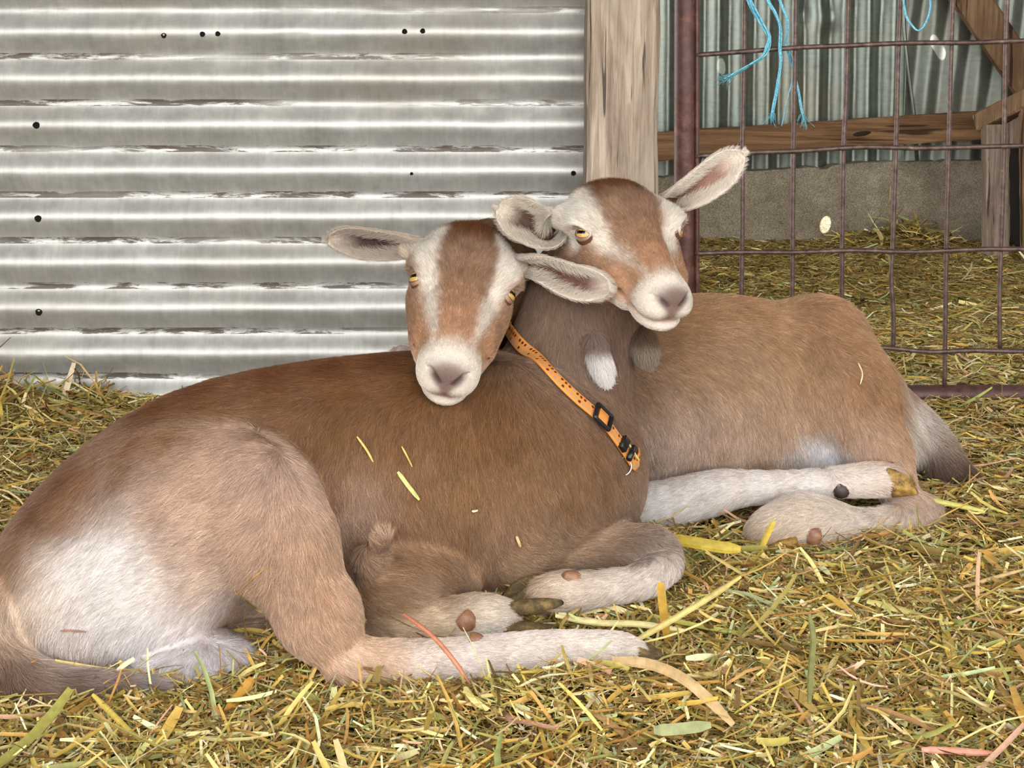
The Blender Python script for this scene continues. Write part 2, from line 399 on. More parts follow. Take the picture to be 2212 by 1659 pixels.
# hay feeder at the far right: post, slanting top beam, boards, dark inside
YT = 4.12
fe = bpy.data.objects.new('hay_feeder', None); col.objects.link(fe); fe.location = P(2200, 545, YT)
tag(fe, 'old timber hay feeder with a dark inside, standing at the far right behind the gate', 'feeder')
def fp(name, geo, m):
    o = mesh_py(name, geo[0], geo[1], m); o.parent = fe; o.matrix_parent_inverse = Matrix.Translation(-fe.location); return o
fp('post', board_geo(P(2152, 560, YT), P(2150, 268, YT), R(50, YT), 0.055, nz=24, wob=0.002, up=(1, 0, 0), seed=9), m_grey)
fp('top_beam', board_geo(P(2122, 264, YT + 0.05), P(2330, 160, YT - 0.25), R(40, YT), 0.06, nz=24, wob=0.0015, seed=10), m_rail2)
fp('board', board_geo(P(2165, 288, YT + 0.16), P(2330, 288, YT + 0.08), R(66, YT), 0.03, nz=12, wob=0.001, seed=12), m_grey)
fp('slat', board_geo(P(2222, 590, YT - 0.1), P(2216, 215, YT - 0.1), R(26, YT), 0.03, nz=24, wob=0.001, up=(1, 0, 0), seed=13), m_rail2)
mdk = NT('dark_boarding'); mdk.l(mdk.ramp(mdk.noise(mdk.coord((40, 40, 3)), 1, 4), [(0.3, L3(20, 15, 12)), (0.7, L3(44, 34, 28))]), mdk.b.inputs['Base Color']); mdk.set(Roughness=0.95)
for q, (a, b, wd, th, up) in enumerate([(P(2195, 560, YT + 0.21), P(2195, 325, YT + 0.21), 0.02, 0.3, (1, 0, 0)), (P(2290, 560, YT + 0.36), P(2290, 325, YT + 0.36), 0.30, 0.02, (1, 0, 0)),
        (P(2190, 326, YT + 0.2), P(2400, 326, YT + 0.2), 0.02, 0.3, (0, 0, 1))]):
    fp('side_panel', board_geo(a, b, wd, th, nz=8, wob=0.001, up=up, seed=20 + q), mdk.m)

# the rest of the shed that shades and lights the pen
ms = NT('dim_shed_lining'); ms.l(ms.ramp(ms.noise(ms.coord((3, 3, 3)), 1, 4), [(0.3, L3(96, 90, 80)), (0.7, L3(130, 122, 110))]), ms.b.inputs['Base Color']); ms.set(Roughness=0.9)
def slab(name, lo, hi, m=None):
    V, Fc = box_geo(lo, hi); o = mesh_py(name, V, Fc, m or ms.m); o['kind'] = 'structure'; return o
slab('ceiling', (-2.7, -0.6, 2.45), (3.6, 4.8, 2.5))
slab('wall_side_left', (-2.75, -0.6, -0.1), (-2.65, YW + 0.05, 2.45))
slab('wall_side_right', (3.5, -0.6, -0.1), (3.6, 4.8, 2.45))
mg = NT('yard_gravel'); mg.l(mg.ramp(mg.noise(mg.coord((5, 5, 5)), 1, 6), [(0.3, L3(140, 132, 118)), (0.7, L3(186, 178, 164))]), mg.b.inputs['Base Color']); mg.set(Roughness=0.95)
slab('ground_yard', (-30, -30, -0.14), (30, -0.6, -0.10), mg.m)
# ------------------------------------------------------------------ implicit bodies
class Body:
    def __init__(s): s.pr = []
    def add(s, fn, lo, hi, k, sub=False): s.pr.append((fn, np.asarray(lo, float), np.asarray(hi, float), k, sub)); return s
    def cone(s, a, b, ra, rb, k=0.02, sub=False, ax=None, sq=1.0):
        a = np.asarray(a, float); b = np.asarray(b, float); d = b - a; L2 = float(d.dot(d)) + 1e-12
        ax = None if ax is None else nrm(ax)
        def fn(X, Y, Z):
            px, py, pz = X - a[0], Y - a[1], Z - a[2]
            t = np.clip((px * d[0] + py * d[1] + pz * d[2]) / L2, 0, 1)
            ox, oy, oz = px - t * d[0], py - t * d[1], pz - t * d[2]
            if ax is not None:
                q = (ox * ax[0] + oy * ax[1] + oz * ax[2]) * (1 - 1 / sq)
                ox, oy, oz = ox - q * ax[0], oy - q * ax[1], oz - q * ax[2]
            return np.sqrt(ox * ox + oy * oy + oz * oz) - (ra + (rb - ra) * t)
        m = max(ra, rb) * max(1, sq)
        return s.add(fn, np.minimum(a, b) - m, np.maximum(a, b) + m, k, sub)
    def ell(s, c, r, k=0.02, M=None, sub=False):
        c = np.asarray(c, float); r = np.asarray(r, float)
        M = np.eye(3) if M is None else np.asarray(M, float)     # rows: local axes
        def fn(X, Y, Z):
            px, py, pz = X - c[0], Y - c[1], Z - c[2]
            u = [(px * M[i, 0] + py * M[i, 1] + pz * M[i, 2]) for i in range(3)]
            k0 = np.sqrt((u[0] / r[0]) ** 2 + (u[1] / r[1]) ** 2 + (u[2] / r[2]) ** 2)
            k1 = np.sqrt((u[0] / r[0] ** 2) ** 2 + (u[1] / r[1] ** 2) ** 2 + (u[2] / r[2] ** 2) ** 2) + 1e-6
            return k0 * (k0 - 1) / k1
        m = float(r.max())
        return s.add(fn, c - m, c + m, k, sub)
    def chain(s, pts, k=0.02, n=None, ax=None, sq=1.0):
        """pts rows: (px, py, Y, r_px)"""
        q = np.array([np.append(P(p[0], p[1], p[2]), R(p[3], p[2])) for p in pts])
        q = spline(q, n or 4 * len(pts))
        for a, b in zip(q[:-1], q[1:]): s.cone(a[:3], b[:3], a[3], b[3], k, ax=ax, sq=sq)
        return s
    @staticmethod
    def smin(a, b, k):
        h = np.maximum(k - np.abs(a - b), 0) / k
        return np.minimum(a, b) - h * h * k * 0.25
    def grid(s, lo, hi, h):
        lo = np.asarray(lo, float); n = np.ceil((np.asarray(hi, float) - lo) / h).astype(int) + 1
        g = np.full(n, 0.5, dtype=np.float32)
        ax = [(lo[i] + h * np.arange(n[i])).astype(np.float32) for i in range(3)]
        for fn, a, b, k, sub in s.pr:
            e = k + 3 * h
            i0 = np.maximum(np.floor((a - e - lo) / h).astype(int), 0); i1 = np.minimum(np.ceil((b + e - lo) / h).astype(int) + 1, n)
            if (i1 <= i0).any(): continue
            X = ax[0][i0[0]:i1[0]][:, None, None]; Y = ax[1][i0[1]:i1[1]][None, :, None]; Z = ax[2][i0[2]:i1[2]][None, None, :]
            v = fn(X, Y, Z).astype(np.float32)
            sl = (slice(i0[0], i1[0]), slice(i0[1], i1[1]), slice(i0[2], i1[2]))
            if sub: g[sl] = -s.smin(-g[sl], v, k)
            else: g[sl] = s.smin(g[sl], v, k)
        return g, lo
    def ev(s, p):
        p = np.atleast_2d(np.asarray(p, float)); g = np.full(len(p), 0.5)
        for fn, a, b, k, sub in s.pr:
            m = np.all((p > a - k - 0.01) & (p < b + k + 0.01), axis=1)
            if not m.any(): continue
            q = p[m]; v = fn(q[:, 0], q[:, 1], q[:, 2])
            g[m] = -s.smin(-g[m], v, k) if sub else s.smin(g[m], v, k)
        return g
    def hit(s, px, py, y0=1.2, y1=2.3):
        """first point of the body along the sight line through a photo pixel"""
        Ys = np.arange(y0, y1, 0.002); pts = np.array([P(px, py, y) for y in Ys])
        g = s.ev(pts); i = np.argmax(g < 0)
        return pts[i] if g[i] < 0 else None
    def normal(s, p, e=0.002):
        p = np.asarray(p, float); q = np.array([p + e * v for v in (np.array(w) for w in ((1, 0, 0), (-1, 0, 0), (0, 1, 0), (0, -1, 0), (0, 0, 1), (0, 0, -1)))])
        g = s.ev(q); return nrm([g[0] - g[1], g[2] - g[3], g[4] - g[5]])
def nets(g, lo, h):
    """naive surface nets"""
    s = g < 0
    c = np.zeros(np.array(g.shape) - 1, dtype=np.uint8)
    for i in (0, 1):
        for j in (0, 1):
            for k in (0, 1):
                c += s[i:i + c.shape[0], j:j + c.shape[1], k:k + c.shape[2]]
    act = (c > 0) & (c < 8)
    I = np.argwhere(act); idx = np.full(act.shape, -1, dtype=np.int32); idx[act] = np.arange(len(I))
    co = [(i, j, k) for i in (0, 1) for j in (0, 1) for k in (0, 1)]
    val = np.stack([g[I[:, 0] + a, I[:, 1] + b, I[:, 2] + d] for a, b, d in co], 1)
    acc = np.zeros((len(I), 3)); cnt = np.zeros(len(I))
    for x in range(8):
        for y in range(x + 1, 8):
            a, b = np.array(co[x]), np.array(co[y])
            if np.abs(a - b).sum() != 1: continue
            va, vb = val[:, x], val[:, y]; m = (va < 0) != (vb < 0)
            t = np.where(m, va / np.where(m, va - vb, 1), 0)
            acc[m] += a + t[m, None] * (b - a); cnt[m] += 1
    V = lo + h * (I + acc / cnt[:, None])
    Q = []
    for ax in range(3):
        o = [0, 0, 0]; o[ax] = 1
        sa = s[:s.shape[0] - o[0], :s.shape[1] - o[1], :s.shape[2] - o[2]]; sb = s[o[0]:, o[1]:, o[2]:]
        E = np.argwhere(sa != sb); u, w = (ax + 1) % 3, (ax + 2) % 3
        ok = (E[:, u] > 0) & (E[:, w] > 0) & (E[:, u] < act.shape[u]) & (E[:, w] < act.shape[w])
        E = E[ok]; du = np.zeros(3, int); du[u] = 1; dw = np.zeros(3, int); dw[w] = 1
        q = np.stack([idx[tuple(E.T)], idx[tuple((E - du).T)], idx[tuple((E - du - dw).T)], idx[tuple((E - dw).T)]], 1)
        ins = s[tuple(E.T)]
        q[~ins] = q[~ins][:, ::-1]
        Q.append(q)
    Q = np.concatenate(Q); Q = Q[(Q >= 0).all(1)]
    return V, Q
def relax(V, Q, it=2, lam=0.5):
    for _ in range(it):
        acc = np.zeros_like(V); cnt = np.zeros(len(V))
        for a, b in ((0, 1), (1, 2), (2, 3), (3, 0)):
            np.add.at(acc, Q[:, a], V[Q[:, b]]); np.add.at(acc, Q[:, b], V[Q[:, a]])
            np.add.at(cnt, Q[:, a], 1); np.add.at(cnt, Q[:, b], 1)
        V = V + lam * (acc / np.maximum(cnt, 1)[:, None] - V)
    return V
def vnormals(V, Q):
    fn = np.cross(V[Q[:, 2]] - V[Q[:, 0]], V[Q[:, 3]] - V[Q[:, 1]])
    N = np.zeros_like(V)
    for a in range(4): np.add.at(N, Q[:, a], fn)
    return N / (np.linalg.norm(N, axis=1)[:, None] + 1e-12)
def shepard(p, C, val, s, pw=5.0):
    """p (N,3), C (A,3), val (A,k), s (A,)"""
    out = np.zeros((len(p), val.shape[1]))
    for i in range(0, len(p), 60000):
        q = p[i:i + 60000]
        d = np.sqrt(((q[:, None, :] - C[None]) ** 2).sum(-1)) / s[None] + 0.05
        w = d ** -pw
        out[i:i + 60000] = (w @ val) / w.sum(1)[:, None]
    return out
def vnoise(p, scale, seed=0):
    """smooth value noise in 3D, ~[-1,1]"""
    r = np.random.default_rng(seed); T = r.uniform(-1, 1, (32, 32, 32))
    q = p * scale; i = np.floor(q).astype(int); f = q - i; f = f * f * (3 - 2 * f); i %= 32; j = (i + 1) % 32
    def t(a, b, c): return T[a, b, c]
    x0 = t(i[:, 0], i[:, 1], i[:, 2]) * (1 - f[:, 0]) + t(j[:, 0], i[:, 1], i[:, 2]) * f[:, 0]
    x1 = t(i[:, 0], j[:, 1], i[:, 2]) * (1 - f[:, 0]) + t(j[:, 0], j[:, 1], i[:, 2]) * f[:, 0]
    x2 = t(i[:, 0], i[:, 1], j[:, 2]) * (1 - f[:, 0]) + t(j[:, 0], i[:, 1], j[:, 2]) * f[:, 0]
    x3 = t(i[:, 0], j[:, 1], j[:, 2]) * (1 - f[:, 0]) + t(j[:, 0], j[:, 1], j[:, 2]) * f[:, 0]
    y0 = x0 * (1 - f[:, 1]) + x1 * f[:, 1]; y1 = x2 * (1 - f[:, 1]) + x3 * f[:, 1]
    return y0 * (1 - f[:, 2]) + y1 * f[:, 2]

m_skin = mat_attr('short_coat_skin', rough=0.85, spec=0.1, noise_amt=0.12, noise_scale=350, bump=0.4, bdist=0.0015)
mf = NT('fur_hair'); a_ = mf.n('ShaderNodeAttribute'); a_.attribute_name = 'Col'
mf.l(a_.outputs['Color'], mf.b.inputs['Base Color']); mf.set(Roughness=0.6); mf.b.inputs['Specular IOR Level'].default_value = 0.12
m_fur = mf.m

def hair_object(name, roots, nor, flow, length, colr, lift, parent, rad=0.00016, npt=4, bend=0.5, curl=0.12, seed=1):
    """short hairs as curves lying along flow"""
    r = np.random.default_rng(seed); n = len(roots)
    t = flow - nor * (flow * nor).sum(1)[:, None]
    t /= np.linalg.norm(t, axis=1)[:, None] + 1e-9
    b = np.cross(nor, t)
    t = t + b * r.normal(0, curl, (n, 1)); t /= np.linalg.norm(t, axis=1)[:, None]
    lift = np.broadcast_to(lift, (n,))[:, None] * r.uniform(0.6, 1.5, (n, 1)); length = np.broadcast_to(length, (n,))[:, None] * r.uniform(0.7, 1.2, (n, 1))
    side = b * r.normal(0, 0.10, (n, 1))
    pts = np.zeros((n, npt, 3), dtype=np.float32)
    for i in range(npt):
        u = i / (npt - 1)
        pts[:, i] = roots + length * (u * t + nor * lift * (u - bend * u * u) + side * u * u)
    cv = bpy.data.hair_curves.new(name)
    cv.add_curves([npt] * n)
    cv.attributes['position'].data.foreach_set('vector', pts.ravel())
    ra = cv.attributes.get('radius') or cv.attributes.new('radius', 'FLOAT', 'POINT')
    rr = np.tile(np.linspace(1, 0.25, npt), n) * rad * np.repeat(r.uniform(0.7, 1.3, n), npt)
    ra.data.foreach_set('value', rr.astype(np.float32))
    ca = cv.attributes.new('Col', 'FLOAT_COLOR', 'CURVE')
    c4 = np.ones((n, 4), dtype=np.float32); c4[:, :3] = np.clip(colr, 0, 1)
    ca.data.foreach_set('color', c4.ravel())
    cv.materials.append(m_fur)
    o = link(name, cv, parent); o['kind'] = 'stuff'
    return o
def scatter(V, Q, n, wfn=None, seed=3):
    r = np.random.default_rng(seed)
    fn = np.cross(V[Q[:, 2]] - V[Q[:, 0]], V[Q[:, 3]] - V[Q[:, 1]]); area = np.linalg.norm(fn, axis=1) / 2
    N = vnormals(V, Q); ctr = V[Q].mean(1); w = area.copy()
    if wfn is not None: w = w * wfn(ctr, fn / (2 * area[:, None] + 1e-12))
    w /= w.sum(); f = r.choice(len(Q), n, p=w)
    a, b = r.random((n, 1)), r.random((n, 1)); q = Q[f]
    def bi(A): return (A[q[:, 0]] * (1 - a) + A[q[:, 1]] * a) * (1 - b) + (A[q[:, 3]] * (1 - a) + A[q[:, 2]] * a) * b
    nn = bi(N); nn /= np.linalg.norm(nn, axis=1)[:, None] + 1e-9
    return bi(V), nn
# ------------------------------------------------------------------ head: one shape in its own frame, posed twice
# frame: x lateral, y from the eyes towards the nose, z dorsal (metres, origin between the eyes)
class Frame:
    def __init__(s, eL, eR, nose, k=1.0, kx=1.0):
        mid = (eL + eR) / 2; f = nose - mid; s.y = nrm(f); s.x = eR - eL; s.x = nrm(s.x - s.y * s.x.dot(s.y)); s.z = np.cross(s.y, s.x)
        if s.z.dot(np.array([0, -1, 0.3])) < 0: s.z = -s.z
        s.o = mid; s.mw = 1.0; s.s = k * np.linalg.norm(f) / 0.150; s.xs = np.linalg.norm(eR - eL) / .112 / s.s * kx; print('HEAD', s.s, s.xs)
        s.M = np.array([s.x, s.y, s.z])
    def w(s, *p):
        return s.o + s.s * (p[0] * s.xs * s.x + p[1] * s.y + p[2] * s.z)
    def loc(s, p): return ((np.atleast_2d(p) - s.o) @ s.M.T) / s.s / np.array([s.xs, 1, 1])
EYE = (0.0425, 0.004, 0.003)
def add_head(b, f, neck=True):
    s = f.s; mw = f.mw
    def ell(c, r, k, sub=False, M=None): b.ell(f.w(*c), np.array(r) * s * np.array([f.xs, 1, 1]), k * s, f.M if M is None else M, sub)
    def cone(a, c, ra, rc, k, sub=False, ax=None, sq=1.0): b.cone(f.w(*a), f.w(*c), ra * s, rc * s, k * s, sub, ax, sq)
    ell((0, -.038, -.012), (.052, .052, .048), .02)                       # cranium
    ell((0, -.024, .012), (.040, .040, .030), .02)                        # forehead
    cone((0, -.02, -.016), (0, .118, -.010), .047, .0285 * (.4 + .6 * mw), .02, ax=f.x, sq=1.06)      # face
    cone((0, .01, .010), (0, .115, .001), .026, .019, .02)                # nose bridge
    for q in (-1, 1):
        ell((q * .040, -.012, .010), (.0195, .026, .019), .018)          # brow ridge
        cone((q * .028, -.015, -.050), (q * .018, .085, -.034), .031, .020, .02)     # jaw and cheek
        ell((q * .0130 * mw, .125, -.015), (.0162 * mw, .027, .0185), .018)           # upper lip lobe
        cone((q * .038, -.045, -.006), (q * .060, -.054, -.006), .018, .011, .018)       # ear root
        cone((q * .034, .022, -.020), (q * .030, .07, -.02), .020, .014, .02)
    ell((0, -.064, .004), (.036, .028, .030), .02)                        # poll
    ell((0, .112, -.041), (.0255 * mw, .037, .0145), .006)                       # lower jaw tip
    ell((0, .1375, .001), (.0195 * mw, .0130, .0150), .008)                        # nose pad
    # mouth line, philtrum, nostrils, eye sockets
    mp = [f.w(q * x * mw, y, z) for q, x, y, z in ((-1, .0365, .062, -.014), (-1, .035, .085, -.022), (-1, .031, .112, -.029), (-1, .019, .142, -.031), (1, 0, .154, -.031), (1, .019, .142, -.031), (1, .031, .112, -.029), (1, .035, .085, -.022), (1, .0365, .062, -.014))]
    mp = spline(mp, 22)
    for a, c in zip(mp[:-1], mp[1:]): b.cone(a, c, .0036 * s, .0036 * s, .003 * s, sub=True)
    cone((0, .156, -.005), (0, .157, -.026), .0016, .0016, .002, sub=True)
    for q in (-1, 1):
        cone((q * .0070 * mw, .1520, -.003), (q * .0160 * mw, .1455, .0070), .0026, .0028, .002, sub=True)
        cone((q * .0160 * mw, .1455, .0070), (q * .0205 * mw, .136, .0035), .0028, .0016, .002, sub=True)
        ell((q * (EYE[0] + .011), EYE[1], EYE[2] + .005), (.010, .012, .008), .006, sub=True)
def head_col(l, var=0):
    ax = np.abs(l[:, 0]); y = l[:, 1]; z = l[:, 2]
    jit = 0.0016 * vnoise(l, 420, 4) + 0.002 * vnoise(l, 160, 5)
    if var == 0:
        ein = np.interp(y, [-.085, -.06, -.03, 0, .05, .085, .112], [.020, .024, .028, .029, .021, .019, .015])
        eout = np.interp(y, [-.085, -.06, -.03, -.005, .02, .05, .09, .12], [.030, .052, .060, .053, .040, .034, .034, .08])
        top = -.066
    else:
        ein = np.interp(y, [-.085, -.06, -.03, 0, .05, .085, .112, .13], [.022, .026, .030, .029, .021, .017, .012, .0])
        eout = np.interp(y, [-.085, -.06, -.03, -.005, .02, .05, .09, .12], [.046, .062, .072, .066, .040, .036, .040, .09])
        top = -.070
    def sg(v, w): return 1 / (1 + np.exp(-np.clip(v / w, -30, 30)))
    wht = sg(ax + jit - ein, .0016) * sg(eout - ax + jit, .0020) * sg(y - top + jit, .003) * sg(z + .026 - 0.55 * np.clip(y, 0, .1) + .3 * np.clip(y - .05, 0, 1), .003)
    muz = sg(y - (.108 if var == 0 else .110) + jit - 0.12 * (.03 - np.minimum(ax, .03)), .004)
    low = sg(-.034 - z, .003) * sg(y - .082, .006)
    wht = np.clip(np.maximum(np.maximum(wht, muz), low), 0, 1)[:, None]
    ctr = lin((146, 116, 95)) * (1 - sg(y - .03, .02))[:, None] + lin((178, 136, 104)) * sg(y - .03, .02)[:, None]
    side = lin((160, 126, 100))
    br = np.where((ax > .04)[:, None], side, ctr)
    pol = (sg(-.050 - y + .25 * np.clip(z, 0, 1), .006) * sg(.046 - ax, .003))[:, None]; root_ = (sg(ax - .046, .003) * sg(-.036 - y, .003))[:, None]
    br = br * (1 - pol) + lin((104, 64, 36)) * pol; br = br * (1 - root_) + lin((206, 190, 170)) * root_
    mt = vnoise(l, 70, 9)[:, None] * 0.16 + vnoise(l, 260, 10)[:, None] * 0.14
    c = (br * (1 + mt)) * (1 - wht) + lin((232, 220, 206)) * (1 + 0.15 * mt) * wht
    an = ax / (1.0 if var == 0 else .86)
    nose = (sg(.0185 - np.sqrt((an / 1.15) ** 2 + (y - .150) ** 2 + ((z - .003)) ** 2), .0026) * sg(.0055 + .95 * (z + .012) - an, .0014))[:, None]
    c = c * (1 - nose) + lin((126, 104, 97)) * nose
    a0, a1 = np.array([.0070, .1520, -.003]), np.array([.0160, .1455, .0070]); pl_ = np.stack([an, y, z], 1) - a0; tt = np.clip(pl_ @ (a1 - a0) / ((a1 - a0) @ (a1 - a0)), 0, 1.25)
    nd = np.linalg.norm(pl_ - tt[:, None] * (a1 - a0), axis=1); ns = sg(.0022 - nd, .0004)[:, None]; c = c * (1 - ns) + lin((34, 24, 22)) * ns
    ph = (sg(.005 - ax, .0015) * sg(-.003 - z, .002) * sg(z + .027, .002) * sg(y - .14, .003))[:, None]
    c = c * (1 - ph) + lin((150, 120, 112)) * ph
    lip = (np.exp(-((z + .0315 - .25 * np.clip(.12 - y, 0, .06)) / .0026) ** 2) * sg(y - .066, .004))[:, None] * .7
    c = c * (1 - lip) + lin((190, 148, 136)) * lip
    for q in (1,):
        e = np.sqrt((ax - EYE[0] - .012) ** 2 + ((y - EYE[1]) / 1.4) ** 2 + ((z - EYE[2] - .004)) ** 2)
        er = sg(.0105 - e, .001)[:, None] * .6
        c = c * (1 - er) + lin((120, 90, 74)) * er
    return c

# eye: ball with amber iris and level slot pupil; lids: a shell with an almond opening
m_eye = mat_attr('wet_eye', rough=0.06, spec=0.6, noise_amt=0.12, noise_scale=900, bump=0)
m_lid = mat_attr('eyelid_skin', rough=0.7, spec=0.2, noise_amt=0.1, bump=0.2)
def make_eye(f, q, parent, var, open_=(0.42, -0.34), level=None):
    Rr = .0142 * f.s; c = f.w(q * EYE[0], EYE[1], EYE[2])
    e = nrm(q * .80 * f.x + .20 * f.y + .60 * f.z)
    hor = nrm((f.y if level is None else level) - e * (f.y if level is None else level).dot(e))
    ver = np.cross(hor, e); ver = ver if ver.dot(f.z + np.array([0, 0, .6])) > 0 else -ver
    nu, nv = 40, 40; V, Fc, C = [], [], []
    for i in range(nu + 1):
        th = math.pi * 0.62 * i / nu
        for j in range(nv):
            a = 2 * math.pi * j / nv
            d = math.cos(th) * e + math.sin(th) * (math.cos(a) * hor + math.sin(a) * ver)
            V.append(c + Rr * (1 + 0.05 * max(0, math.cos(th * 2))) * d)
            x, y = math.sin(th) * math.cos(a), math.sin(th) * math.sin(a)
            if abs(x) < .46 and abs(y - .03) < .15 and th < 1.2: C.append(lin((14, 11, 10)))
            elif math.hypot(x, y) < .74: C.append(lin((212, 168, 96)) * (1 - .25 * math.hypot(x, y) / .74))
            else: C.append(lin((96, 66, 44)))
    for i in range(nu):
        for j in range(nv):
            Fc.append((i * nv + j, i * nv + (j + 1) % nv, (i + 1) * nv + (j + 1) % nv, (i + 1) * nv + j))
    eye = mesh_py('eye', V, Fc, m_eye, parent, smooth=True, colors=np.array(C))
    V, Fc, C = [], [], []; nr, na = 9, 40
    for k in range(nr):
        t = k / (nr - 1)
        for j in range(na):
            a = 2 * math.pi * j / na
            hx = .86 * math.cos(a)
            vy = (open_[0] if math.sin(a) > 0 else -open_[1]) * math.sin(a) - .08 * math.cos(a)
            ox, oy = 1.12 * math.cos(a), 1.12 * math.sin(a)
            x, y = hx * (1 - t) + ox * t, vy * (1 - t) + oy * t
            rad = (1.03, 1.07, 1.075, 1.06, 1.03, .99, .93, .86, .76)[k]
            rr = math.hypot(x, y); th = min(rr, 1.35)
            d = math.cos(th) * e + math.sin(th) * ((x * hor + y * ver) / max(rr, 1e-6))
            V.append(c + Rr * rad * d)
    for k in range(nr - 1):
        for j in range(na): Fc.append((k * na + j, k * na + (j + 1) % na, (k + 1) * na + (j + 1) % na, (k + 1) * na + j))
    C = head_col(f.loc(np.array(V)), var); C[:na] = lin((62, 42, 34)); C[na:2 * na] *= .72
    mesh_py('eyelid', V, Fc, m_lid, parent, smooth=True, colors=C)
    return c, e, Rr

m_ear = mat_attr('ear_skin', rough=0.8, spec=0.15, noise_amt=0.12, noise_scale=300, bump=0.3)
def make_ear(cpts, face, Wd, parent, outc, seed, rimc=(226, 214, 200), inc=(150, 118, 104), deep=(122, 72, 56), cup=1.0, fringe=1.0):
    c = spline(cpts, 33); tn = np.gradient(c, axis=0); tn /= np.linalg.norm(tn, axis=1)[:, None]
    face = nrm(face); nu, nv = 33, 25
    us = np.linspace(0, 1, nu); vs = np.linspace(-1, 1, nv)
    Wp = np.interp(us, [0, .12, .3, .5, .68, .82, .92, .975, 1], [.42, .5, .72, .92, 1.0, .92, .68, .40, .12]) * Wd
    Th = np.interp(us, [0, .2, .45, .7, 1], [2.1, 1.75, 1.3, .95, .6]) * cup
    Vi, Vo = [], []; S_, N_ = [], []
    for i in range(nu):
        nf = nrm(face - tn[i] * face.dot(tn[i])); sd = np.cross(tn[i], nf)
        th = Th[i]; rho = Wp[i] / math.sin(min(th, math.pi / 2))
        for v in vs:
            p = c[i] + rho * (math.sin(v * th) * sd - (math.cos(v * th) - math.cos(th) * .6) * nf)
            rad = nrm(math.sin(v * th) * sd - math.cos(v * th) * nf)
            thk = .0022 * (1 - .6 * abs(v) ** 4)
            Vi.append(p); Vo.append(p + rad * thk); S_.append(sd * v); N_.append(-rad)
    Vi, Vo, N_, S_ = map(np.array, (Vi, Vo, N_, S_))
    U, Vv = np.repeat(us, nv), np.tile(vs, nu)
    wr = np.clip((np.abs(Vv) - .55) / .35, 0, 1) + np.clip((U - .70) / .22, 0, 1); wr = np.clip(wr, 0, 1)[:, None]
    dp = (np.exp(-((np.abs(Vv) - .12) / .28) ** 2) * np.clip(1.15 - U * 1.2, 0, 1))[:, None]
    strk = (vnoise(np.stack([U * 3, Vv * 9, U * 0], 1), 1.0, seed)[:, None] * .35 + .75)
    ci = lin(inc) * (1 - dp * strk) + lin(deep) * dp * strk; ci = ci * (1 - wr) + lin(rimc) * wr
    co = np.tile(lin(outc), (len(Vo), 1)) * (1 - .6 * wr) + lin(rimc) * .6 * wr
    n = nu * nv; Fc = []
    for i in range(nu - 1):
        for j in range(nv - 1):
            a, b, d, e = i * nv + j, i * nv + j + 1, (i + 1) * nv + j + 1, (i + 1) * nv + j
            Fc.append((a, b, d, e)); Fc.append((n + e, n + d, n + b, n + a))
        for j, rv in ((0, 0), (nv - 1, 1)):
            a, e = i * nv + j, (i + 1) * nv + j
            Fc.append((a, e, n + e, n + a) if rv == 0 else (e, a, n + a, n + e))
    for j in range(nv - 1):
        a = (nu - 1) * nv + j; Fc.append((a, a + 1, n + a + 1, n + a))
    ear = mesh_py('ear', np.vstack([Vi, Vo]), Fc, m_ear, parent, smooth=True, colors=np.vstack([ci, co]))
    # hairs: short pile outside and on the rim, long pale fringe inside
    r = np.random.default_rng(seed)
    tnr = np.repeat(tn, nv, 0)
    k = r.integers(0, n, 9000); j = r.normal(0, .0012, (9000, 3))
    ro, no_, fl, cc = Vo[k] + j * .6, -N_[k], tnr[k] + .1 * r.normal(size=(9000, 3)), co[k]
    hair_object('ear_fur', ro, no_, fl, .006, cc * r.uniform(.8, 1.15, (9000, 1)), .35, ear, rad=.00012, seed=seed)
    m = int(9000 * fringe); k = r.integers(0, n, m); k = k[(U[k] > .08)]
    j = r.normal(0, .0010, (len(k), 3)); vv = Vv[k]
    fl = tnr[k] * .9 - S_[k] * 1.0 + .15 * r.normal(size=(len(k), 3))
    ln = .0045 + .014 * np.clip(1 - np.abs(np.abs(vv) - .65) * 3, 0, 1) * np.clip(1.3 - U[k] * 1.2, .1, 1)
    rim = (np.abs(vv) > .5)[:, None]
    cc = np.where(rim, lin(rimc), ci[k] * 1.15) * r.uniform(.75, 1.15, (len(k), 1))
    hair_object('ear_fringe', Vi[k] + j * .6, N_[k], fl, ln, cc, .55, ear, rad=.00016, seed=seed + 1)
    return ear

mhf = NT('hoof_horn'); v = mhf.coord((1, 1, 1)); n1 = mhf.noise(v, 110, 5, .7); n2 = mhf.noise(v, 45, 4, .6)
c = mhf.ramp(n1, [(.3, L3(52, 42, 28)), (.5, L3(98, 80, 48)), (.7, L3(146, 120, 70))])
mhf.l(c, mhf.b.inputs['Base Color']); mhf.set(Roughness=.75); mhf.bump(n1, .9, .003); m_hoof = mhf.m
mhp = NT('hoof_ochre'); v = mhp.coord((1, 1, 1)); n1 = mhp.noise(v, 90, 5, .7)
c = mhp.ramp(n1, [(.35, L3(70, 54, 30)), (.5, L3(150, 116, 52)), (.7, L3(196, 160, 84))])
mhp.l(c, mhp.b.inputs['Base Color']); mhp.set(Roughness=.6); mhp.bump(n1, .7, .002); m_hoof2 = mhp.m
mdc = NT('dewclaw_horn'); n1 = mdc.noise(mdc.coord((1, 1, 1)), 120, 4)
mdc.l(mdc.ramp(n1, [(.3, L3(112, 74, 54)), (.7, L3(168, 122, 92))]), mdc.b.inputs['Base Color']); mdc.set(Roughness=.45); mdc.bump(n1, .3, .001); m_dew = mdc.m
